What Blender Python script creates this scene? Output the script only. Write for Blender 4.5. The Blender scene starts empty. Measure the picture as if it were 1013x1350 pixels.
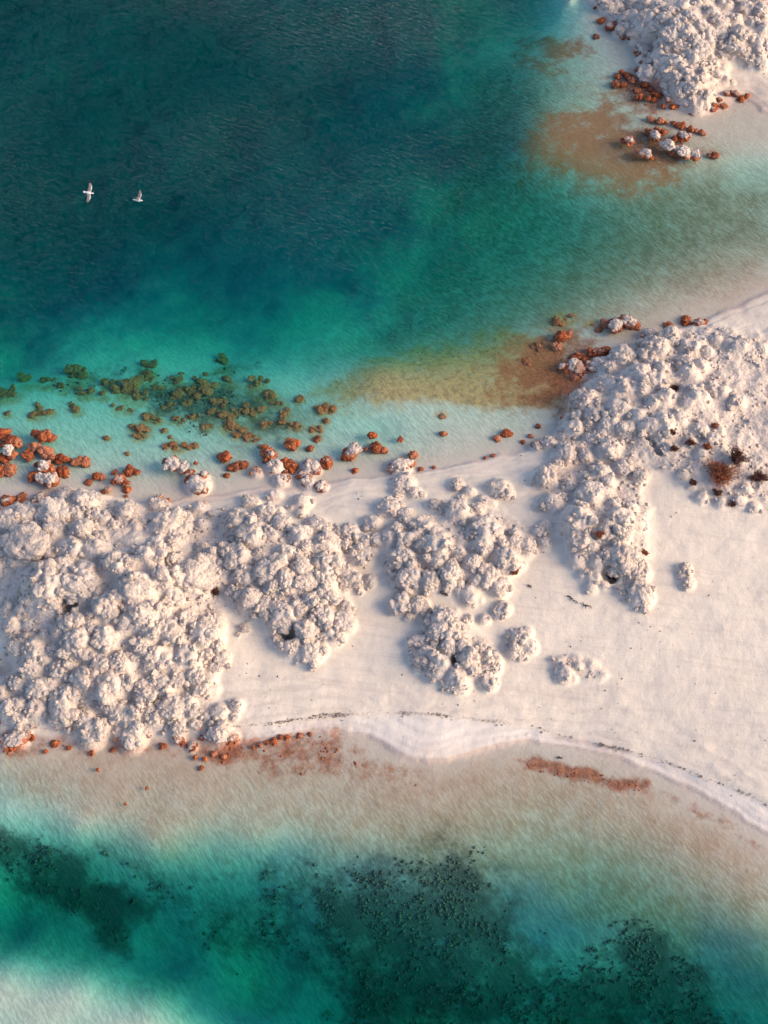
import bpy, bmesh, math, random
import numpy as np
from mathutils import Vector, Matrix

random.seed(7)
rng = np.random.default_rng(11)
scene = bpy.context.scene
COL = scene.collection

# ------------------------------------------------------------------ camera
CAM_H = 74.0
PITCH = math.radians(58.0)          # below the horizon
VFOV = math.radians(42.0)
PW, PH = 1013.0, 1350.0
F_PX = (PH / 2) / math.tan(VFOV / 2)

cam_d = bpy.data.cameras.new("camera")
cam = bpy.data.objects.new("camera", cam_d)
COL.objects.link(cam)
cam.location = (0, 0, CAM_H)
cam.rotation_euler = (math.pi / 2 - PITCH, 0, 0)
cam_d.sensor_fit = 'VERTICAL'
cam_d.sensor_height = 24.0
cam_d.lens = 12.0 / math.tan(VFOV / 2)
cam_d.clip_start = 0.5
cam_d.clip_end = 20000
scene.camera = cam

# ------------------------------------------------------------------ light
SUN_EL = math.radians(24)
SUN_AZ = math.radians(8)           # angle from +X (the right) towards the viewer (-Y)
world = bpy.data.worlds.new("World")
scene.world = world
world.use_nodes = True
wn = world.node_tree
bg = wn.nodes["Background"]
sky = wn.nodes.new("ShaderNodeTexSky")
sky.sky_type = 'NISHITA'
sky.sun_disc = False
sky.sun_elevation = SUN_EL
sky.sun_rotation = math.radians(90) + SUN_AZ
sky.altitude = 900
sky.air_density = 0.6
sky.dust_density = 3.0
sky.ozone_density = 0.6
wn.links.new(sky.outputs[0], bg.inputs[0])
bg.inputs[1].default_value = 0.15

sun_d = bpy.data.lights.new("sun", 'SUN')
sun_d.energy = 1.8
sun_d.angle = math.radians(32)
sun_d.color = (1.0, 0.71, 0.45)
sun = bpy.data.objects.new("sun", sun_d)
COL.objects.link(sun)
S = Vector((math.cos(SUN_EL) * math.cos(SUN_AZ), -math.cos(SUN_EL) * math.sin(SUN_AZ), math.sin(SUN_EL)))
sun.rotation_euler = S.to_track_quat('Z', 'Y').to_euler()
sun.location = (60, -20, 60)

scene.view_settings.view_transform = 'Standard'
scene.view_settings.look = 'None'
scene.view_settings.exposure = 1.18
scene.view_settings.gamma = 1.0
scene.view_settings.use_curve_mapping = False
scene.render.engine = 'CYCLES'
scene.cycles.use_denoising = True
scene.cycles.use_adaptive_sampling = True
scene.cycles.adaptive_threshold = 0.022
scene.cycles.adaptive_min_samples = 8
scene.cycles.max_bounces = 3
scene.cycles.diffuse_bounces = 2
scene.cycles.glossy_bounces = 2
scene.cycles.transparent_max_bounces = 12
scene.cycles.volume_bounces = 0

# ------------------------------------------------------------------ survey helpers: photo pixel -> plan position
cp, sp = math.cos(PITCH), math.sin(PITCH)

def plan(px, py, z=0.0):
    """where the sight line through a photo pixel meets height z (metres)"""
    u = (np.asarray(px, float) - PW / 2) / F_PX
    v = (PH / 2 - np.asarray(py, float)) / F_PX
    dy = cp + v * sp
    dz = -sp + v * cp
    t = (z - CAM_H) / dz
    return u * t, dy * t

def ppm(x, y, z=0.0):
    """photo pixels per metre at a place"""
    d = y * cp + (CAM_H - z) * sp
    return F_PX / d

# ------------------------------------------------------------------ noise (numpy)
TAB = rng.random((256, 256))
TAB2 = rng.random((256, 256))

def vnoise(x, y):
    xi = np.floor(x).astype(int); yi = np.floor(y).astype(int)
    fx = x - xi; fy = y - yi
    fx = fx * fx * fx * (fx * (fx * 6 - 15) + 10); fy = fy * fy * fy * (fy * (fy * 6 - 15) + 10)
    a = TAB[xi & 255, yi & 255]; b = TAB[(xi + 1) & 255, yi & 255]
    c = TAB[xi & 255, (yi + 1) & 255]; d = TAB[(xi + 1) & 255, (yi + 1) & 255]
    return (a * (1 - fx) + b * fx) * (1 - fy) + (c * (1 - fx) + d * fx) * fy

def fbm(x, y, s, o=4, g=0.5):
    v = 0; a = 1; t = 0
    for k in range(o):
        v = v + a * vnoise(x / s + 17.3 * k, y / s - 9.1 * k); t += a; a *= g; s *= 0.48
    return v / t

def worley(x, y, s):
    x = x / s; y = y / s
    xi = np.floor(x).astype(int); yi = np.floor(y).astype(int)
    best = np.full(x.shape, 9.0)
    for i in (-1, 0, 1):
        for j in (-1, 0, 1):
            cx = xi + i + TAB[(xi + i) & 255, (yi + j) & 255]
            cy = yi + j + TAB2[(xi + i) & 255, (yi + j) & 255]
            best = np.minimum(best, (cx - x) ** 2 + (cy - y) ** 2)
    return np.sqrt(best)

def sstep(a, b, x):
    t = np.clip((x - a) / (b - a), 0, 1)
    return t * t * (3 - 2 * t)

def topoly(pts, z=0.0):
    p = np.array(pts, float)
    X, Y = plan(p[:, 0], p[:, 1], z)
    return np.stack([X, Y], 1)

def seg_dist(x, y, poly, closed=True):
    d = np.full(x.shape, 1e9)
    n = len(poly)
    for i in range(n if closed else n - 1):
        a = poly[i]; b = poly[(i + 1) % n]
        e = b - a; L = max(e @ e, 1e-9)
        t = np.clip(((x - a[0]) * e[0] + (y - a[1]) * e[1]) / L, 0, 1)
        d = np.minimum(d, (x - a[0] - t * e[0]) ** 2 + (y - a[1] - t * e[1]) ** 2)
    return np.sqrt(d)

def sdf(x, y, poly):
    """signed distance, positive inside"""
    ins = np.zeros(x.shape, bool)
    n = len(poly)
    for i in range(n):
        a = poly[i]; b = poly[(i + 1) % n]
        if abs(b[1] - a[1]) < 1e-9: continue
        c = ((a[1] > y) != (b[1] > y)) & (x < (b[0] - a[0]) * (y - a[1]) / (b[1] - a[1]) + a[0])
        ins ^= c
    d = seg_dist(x, y, poly)
    return np.where(ins, d, -d)

def smooth_line(pts, n=6):
    """Catmull-Rom through photo points"""
    p = [np.array(q, float) for q in pts]
    p = [2 * p[0] - p[1]] + p + [2 * p[-1] - p[-2]]
    out = []
    for i in range(1, len(p) - 2):
        for k in range(n):
            t = k / n
            out.append(0.5 * (2 * p[i] + (p[i + 1] - p[i - 1]) * t + (2 * p[i - 1] - 5 * p[i] + 4 * p[i + 1] - p[i + 2]) * t * t
                              + (3 * p[i] - p[i - 1] - 3 * p[i + 1] + p[i + 2]) * t ** 3))
    out.append(p[-2])
    return [tuple(q) for q in out]

# ------------------------------------------------------------------ survey data (photo pixels)
NORTH = [(-1600, 690), (-260, 660), (-60, 655), (0, 655), (60, 648), (130, 652), (200, 664), (245, 652), (300, 650), (350, 640), (400, 645), (450, 634),
         (500, 629), (560, 621), (640, 606), (700, 592), (738, 566), (752, 530), (776, 500), (800, 478), (835, 452), (870, 436),
         (920, 428), (960, 408), (1013, 385), (1100, 352), (1300, 300), (2600, 40)]
SOUTH = [(2400, 1900), (1300, 1290), (1100, 1165), (1013, 1103), (930, 1052), (870, 1022), (800, 998), (740, 984), (680, 981), (620, 992), (562, 1001),
         (520, 990), (486, 973), (445, 963), (400, 966), (320, 978), (250, 984), (200, 980), (140, 976), (60, 972), (0, 968), (-60, 965), (-260, 990), (-1600, 1010)]
SPIT = topoly(smooth_line(NORTH) + smooth_line(SOUTH))
FARL = topoly(smooth_line([(700, -700), (735, -70), (768, -12), (790, 10), (812, 40), (838, 60), (862, 66), (850, 88), (856, 112), (880, 130), (915, 150),
               (948, 146), (975, 128), (1000, 138), (1040, 150), (1300, 140), (2600, 20), (2600, -700)], 4))
SCARP = topoly(smooth_line([(300, 958), (360, 953), (420, 944), (480, 941), (540, 941), (600, 945), (650, 951), (700, 956), (760, 974), (850, 994), (920, 1020), (1013, 1060), (1100, 1110)], 6), 0.3)

DEPTH = [  # px, py, metres of water
    (0,0,7.5),(0,200,7.5),(0,350,6),(0,450,4.8),(0,490,3.2),(0,520,2.1),(0,560,1.5),(0,605,0.8),(0,640,0.35),
    (100,100,7.5),(100,300,6.5),(100,420,4.2),(100,480,3),(100,530,1.8),(100,580,1.2),(100,625,0.5),
    (200,0,7.5),(200,250,7.2),(200,350,5.5),(200,420,4.3),(200,460,3.1),(200,510,2.1),(200,560,1.4),(200,610,0.7),(200,645,0.2),
    (350,0,7.3),(350,150,7),(350,250,6.2),(350,330,5.6),(350,420,4.6),(350,455,3.3),(350,485,2.3),(350,540,1.6),(350,600,0.6),
    (500,0,6.8),(500,150,6.4),(500,300,5.4),(500,400,4.2),(500,445,3),(500,480,1.2),(500,520,0.6),(500,560,1),(500,605,0.35),
    (600,0,6.3),(600,150,5.8),(600,250,5),(600,350,4),(600,430,2.5),(600,480,1),(600,540,0.55),(600,590,0.35),
    (700,0,4.2),(700,60,2.4),(700,110,2.2),(700,150,1.6),(700,200,1.8),(700,260,3.6),(700,330,2.8),(700,400,1.8),(700,450,0.9),(700,500,0.6),(700,550,0.5),
    (770,20,0.8),(800,60,0.5),(800,100,0.6),(800,150,0.8),(800,200,0.9),(800,240,1.4),(800,290,1.9),(800,330,1.6),(800,380,1),(800,430,0.5),
    (900,165,0.25),(900,200,0.4),(900,235,0.9),(900,270,1),(900,310,1),(900,350,0.7),(900,390,0.35),
    (1000,165,0.1),(1000,190,0.25),(1000,225,0.8),(1000,270,0.8),(1000,310,0.7),(1000,345,0.4),
    (0,995,0.3),(0,1030,0.7),(0,1070,1.05),(0,1110,2.6325),(0,1180,5.67),(0,1225,4.32),(0,1260,2.025),(0,1290,0.7),(0,1350,0.7),
    (100,1000,0.25),(100,1050,0.45),(100,1090,0.825),(100,1130,3.645),(100,1190,5.4),(100,1245,4.05),(100,1280,1.755),(100,1310,0.7),(100,1350,0.7),
    (200,1010,0.25),(200,1060,0.45),(200,1110,0.825),(200,1150,3.24),(200,1200,4.995),(200,1265,4.59),(200,1305,2.16),(200,1350,0.7),
    (330,1010,0.3),(330,1060,0.45),(330,1100,0.825),(330,1150,2.97),(330,1220,4.995),(330,1290,5.94),(330,1350,3.24),
    (450,995,0.2),(450,1050,0.372),(450,1100,0.682),(450,1150,1.7577),(450,1220,3.564),(450,1300,6.21),(450,1350,6.48),
    (600,1030,0.25),(600,1060,0.341),(600,1100,0.62),(600,1150,1.4229),(600,1200,2.2599),(600,1280,4.32),(600,1350,6.75),
    (800,1030,0.3),(800,1060,0.31),(800,1100,0.62),(800,1150,1.3392),(800,1200,1.9251),(800,1270,3.564),(800,1350,6.75),
    (-60,1400,0.7),(100,1420,0.7),(300,1420,2.025),(-80,1250,2.7),(500,1420,6.075),(800,1420,6.75),(1000,1420,6.75),
    (1000,1130,0.186),(1000,1160,0.372),(1000,1200,0.682),(1000,1270,2.376),(1000,1350,5.4)]

def tps(ctrl, qx, qy, smooth=0.02):
    P = np.array(ctrl, float)
    X, Y = plan(P[:, 0], P[:, 1]); V = P[:, 2]
    sc = 20.0
    X = X / sc; Y = Y / sc
    n = len(X)
    def U(r2): return 0.5 * r2 * np.log(r2 + 1e-9)
    K = U((X[:, None] - X) ** 2 + (Y[:, None] - Y) ** 2) + np.eye(n) * smooth * 0.05
    Pm = np.stack([np.ones(n), X, Y], 1)
    A = np.zeros((n + 3, n + 3)); A[:n, :n] = K; A[:n, n:] = Pm; A[n:, :n] = Pm.T
    w = np.linalg.solve(A, np.concatenate([V, np.zeros(3)]))
    out = w[n] + w[n + 1] * qx / sc + w[n + 2] * qy / sc
    for i in range(n):
        out = out + w[i] * U((qx / sc - X[i]) ** 2 + (qy / sc - Y[i]) ** 2)
    return out

# broad swellings of the ground under the rock masses: px, py, radius px, height m
SWELL = [(150, 800, 175, 1.25), (60, 740, 110, .45), (190, 770, 80, .55), (370, 750, 110, .85), (400, 820, 65, .35), (590, 730, 110, .5),
         (600, 855, 60, .35), (790, 700, 80, .6), (840, 530, 120, .5), (930, 480, 110, .35), (900, 570, 110, .3), (960, 620, 70, .2),
         (900, 45, 120, 1.6), (900, 105, 60, .8), (985, 60, 60, .8)]
SWELLW = [(plan(a, b, .5)[0], plan(a, b, .5)[1], c / 20.0, h) for a, b, c, h in SWELL]

# coverage areas on the bed and the shore: polygon, feather (m), amount
def area(x, y, wx, wy, pts, feather, amt):
    k = min(1.0, feather / 1.8)
    return amt * sstep(-feather, feather, sdf(x + wx * k, y + wy * k, topoly(pts)))

RUST = [
    ([(640,500),(660,455),(700,440),(742,446),(756,480),(750,520),(735,540),(700,540),(680,530)], 3.4, .66),
    ([(685,25),(740,30),(785,70),(740,95),(690,65)], 2.6, .60),
    ([(720,140),(790,120),(860,165),(930,200),(900,238),(840,252),(770,245),(700,215),(675,180)], 3.2, .68),
    ([(795,92),(850,92),(890,140),(860,148),(810,120)], 1.4, .55),
    ([(680,1002),(720,1000),(800,1018),(860,1035),(850,1046),(770,1032),(690,1016)], .5, .75),
    ([(860,1035),(940,1068),(1013,1120),(1000,1128),(900,1065)], .6, .42),
    ([(300,972),(420,965),(480,985),(520,1005),(560,1022),(540,1030),(470,1010),(380,1018),(300,1008)], 1.2, .52),
    ([(730,430),(790,440),(800,480),(760,535),(735,520),(700,480)], 1.0, .35),
    ([(0,960),(60,975),(130,985),(320,985),(320,1010),(200,1000),(60,995),(0,1000)], .8, .42),
]
OCHRE = [
    ([(434,512),(442,484),(480,462),(540,455),(600,440),(660,430),(720,440),(750,500),(735,540),(680,540),(620,534),(560,524),(530,530),(480,528)], 1.7, .80),
    ([(455,515),(500,500),(560,515),(620,528),(690,538),(742,534),(752,505),(700,500),(640,505),(560,500),(500,490)], .9, .30),
]
FILM = [  # thin tan-olive algal film
    ([(150,985),(330,975),(440,970),(520,1005),(640,1000),(800,1015),(930,1075),(1040,1150),(1040,1210),(850,1170),(700,1120),(560,1110),(420,1100),(330,1105),(220,1125),(120,1095),(0,1030),(0,985)], 1.6, .85),
    ([(560,1060),(760,1070),(900,1110),(1013,1200),(1013,1290),(860,1230),(700,1190),(560,1140)], 2.5, .8),
    ([(430,1095),(640,1100),(900,1140),(1040,1220),(1040,1310),(820,1230),(600,1170),(450,1150)], 2.2, .6),
    ([(560,430),(660,400),(760,300),(860,250),(1040,225),(1040,370),(860,430),(760,450),(620,480),(520,470)], 3.0, .95),
    ([(690,20),(760,60),(840,150),(960,215),(930,260),(780,260),(690,220),(660,150)], 3.5, .75),
    ([(240,500),(330,500),(420,540),(400,570),(330,575),(250,540)], 2.0, .5),
    ([(930,110),(1030,105),(1030,190),(930,215),(880,165)], 2.0, .35),
]
WEED = [  # dark bottom weed
    ([(-20,1085),(40,1098),(105,1120),(112,1140),(130,1150),(188,1168),(182,1182),(158,1195),(160,1240),(130,1235),(110,1208),(60,1185),(20,1150),(-20,1130)], 1.0, .74),
    ([(120,1108),(180,1128),(205,1148),(190,1150),(140,1125)], .5, .5),
    ([(445,1190),(500,1178),(560,1180),(590,1150),(660,1165),(700,1215),(745,1262),(800,1262),(815,1235),(850,1225),(900,1255),(960,1310),(980,1370),(450,1370),(440,1280)], 2.2, .68),
    ([(430,1130),(520,1120),(640,1130),(640,1180),(500,1190),(440,1220),(420,1300),(330,1250),(230,1240),(210,1150),(300,1140)], 2.5, .44),
    ([(820,1225),(860,1220),(930,1280),(900,1300),(820,1260)], 1.5, .25),
    ([(60,480),(130,470),(240,500),(330,470),(300,520),(200,520),(120,510)], 2.2, .42),
    ([(160,470),(250,460),(330,440),(300,480),(220,500)], 2.0, .3),
    ([(200,500),(330,505),(400,545),(360,580),(290,560),(200,545)], 1.5, .44),
]
SILT_SHADE = [  # dark mud; light scattered in deep water is put into its blue
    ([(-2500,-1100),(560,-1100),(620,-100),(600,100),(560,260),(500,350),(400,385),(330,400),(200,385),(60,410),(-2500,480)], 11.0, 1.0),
    ([(330,1230),(470,1300),(480,1400),(330,1400),(280,1330)], 3.0, .2),
    ([(-300,1140),(100,1190),(200,1220),(210,1260),(100,1230),(-300,1210)], 2.0, .2),
    ([(-300,1112),(150,1125),(300,1118),(450,1112),(600,1115),(800,1160),(1013,1225),(1100,1420),(300,1420),(270,1345),(160,1285),(0,1240),(-300,1220)], 2.6, .34),  # lower lagoon: shade over the water painted as darker bed
]
OLIVE = [
    ([(620,60),(700,60),(740,120),(770,245),(900,240),(1040,228),(1040,325),(850,370),(720,425),(560,455),(430,450),(500,380),(560,300)], 3.0, .85),
    ([(520,1085),(700,1085),(860,1120),(1040,1210),(1040,1290),(860,1240),(640,1160),(500,1140)], 2.2, .40),
    ([(240,495),(330,495),(425,540),(400,572),(330,578),(250,545)], 1.6, .5),
    ([(-300,1105),(150,1118),(300,1112),(450,1112),(600,1125),(800,1180),(1013,1245),(1100,1420),(300,1420),(280,1345),(160,1280),(0,1235),(-300,1210)], 2.2, .62),  # rest of the lower lagoon's shade, put into the bed colour
]
CRUST = [
    ([(752,540),(770,505),(800,485),(850,445),(900,432),(960,440),(1040,440),(1040,690),(960,660),(900,640),(860,610),(855,700),(850,760),(800,770),(760,740),(740,690),(720,660),(712,600)], 1.7, .95),
    ([(0,670),(120,650),(230,670),(330,670),(400,700),(470,740),(460,850),(400,860),(350,830),(310,800),(290,880),(280,960),(180,975),(0,965)], .8, .8),
    ([(480,690),(560,690),(640,680),(720,700),(700,740),(660,790),(560,800),(500,760)], .9, .7),
    ([(760,-10),(1040,-60),(1040,95),(960,90),(960,120),(930,145),(870,125),(850,80),(800,30)], .8, .95),
    ([(560,820),(600,810),(650,850),(660,890),(600,905),(550,870)], .5, .7),
    ([(720,870),(770,865),(810,890),(790,905),(730,900)], .5, .55),
]

def fields(x, y):
    """height of the ground and its coverages at plan positions"""
    d1 = sdf(x, y, SPIT); d2 = sdf(x, y, FARL)
    d = np.maximum(d1, d2)
    d = d + (fbm(x, y, 3.0, 3) - .5) * 0.7 + (fbm(x + 50, y, 0.9, 2) - .5) * .25
    wob = fbm(x, y, 9.0, 4) - .5
    wob2 = fbm(x + 31, y + 7, 2.6, 4) - .5
    dep = .42 * np.maximum(tps(DEPTH, np.clip(x, -36, 36), np.clip(y, 10, 102)), 0.2) ** 1.25
    dep = dep * (1 + .30 * wob * sstep(.5, 2, dep) + 0.05 * wob2 * sstep(.3, 1, dep))
    below = -dep * (1 - np.exp(-np.maximum(-d, 0) / 1.1))
    h = np.where(d > 0, .62 * (1 - np.exp(-np.maximum(d, 0) / 4.0)), below)
    h = h + .045 * np.tanh(d / .10)
    # storm ridges along the beach, the little scarp, wind texture
    dd = np.maximum(d, 0)
    lines = np.sin(dd * 7.5 + 3 * (fbm(x, y, 5, 2))) * .010 + np.sin(dd * 17 + 5 * fbm(x, y, 4, 2)) * .010
    h = h + np.where(d > 0, lines * sstep(0, .5, d) * sstep(6, 2, d), 0)
    ds = seg_dist(x, y, SCARP, False)
    sgn = sdf(x, y, np.concatenate([SCARP, np.array([[80, 0], [-20, 0.0]])]))
    step = -np.tanh(sgn / .3) * np.exp(-ds / 1.6) * .06 * (.5 + fbm(x, y, 2, 2))
    h = h + np.where(d > .3, step, 0)
    land = sstep(-.3, .6, d)
    h = h + land * ((fbm(x, y, 6, 4) - .5) * .28 + (fbm(x + 9, y, 1.1, 3) - .5) * .07)
    for cx, cy, r, hh in SWELLW:
        q = np.sqrt((x - cx) ** 2 + (y - cy) ** 2) / r
        h = h + hh * land * sstep(1, .15, q)
    # underwater ripples of sand
    h = h + (1 - land) * (fbm(x, y, .8, 2) - .5) * .03
    ux = (fbm(x + 11, y, 3.2, 4, .6) - .5) * 3.2; uy = (fbm(x, y + 23, 3.2, 4, .6) - .5) * 3.2
    crust = sum(area(x, y, ux, uy, p, f, a) for p, f, a in CRUST)
    crust = np.clip(crust, 0, 1)
    cr = sstep(.25, .75, crust * (.55 + .9 * fbm(x + 3, y - 5, 1.7, 4))) * land
    xx = x + (fbm(x, y, 1.2, 2) - .5) * .9; yy = y + (fbm(x + 40, y, 1.2, 2) - .5) * .9
    w1 = 1 - worley(xx, yy, 1.15); w2 = 1 - worley(xx + 5, yy, .45); w3 = 1 - worley(xx, yy + 3, .24)
    h = h + cr * (np.maximum(w1, -.2) * .26 + w2 * .10 + w3 * .04 - .05)
    cov = {}
    for nm, lst in (("rust", RUST), ("film", FILM), ("weed", WEED), ("silt_shade", SILT_SHADE), ("olive", OLIVE), ("ochre", OCHRE)):
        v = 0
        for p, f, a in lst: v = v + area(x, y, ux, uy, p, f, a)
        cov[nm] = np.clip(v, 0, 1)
    cov["crust"] = cr
    tw = (fbm(x + 70, y, 4, 3) - .5)
    tide = sum(a_ * np.exp(-((d - q - tw * w_) / s_) ** 2) for q, w_, s_, a_ in ((.05, .1, .09, .9), (.55, .5, .10, .5), (1.0, .9, .12, .45), (1.7, 1.3, .12, .45), (2.6, 1.8, .16, .35), (3.6, 2.4, .2, .3)))
    cov["tide"] = np.clip(tide * (.3 + 1.1 * fbm(x, y + 60, 1.4, 3)), 0, 1) * sstep(-.2, .05, d) * (1 - cr)
    cov["bank"] = sstep(-.1, .4, sgn) * sstep(0, .25, d) * (1 - cr)
    cov["wrack"] = np.clip(np.exp(-((ds + .25 * (fbm(x, y, .8, 3) - .5)) / .16) ** 2) * (.25 + .45 * fbm(x, y, 1.5, 2)), 0, 1) * land
    return h, cov, d

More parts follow.
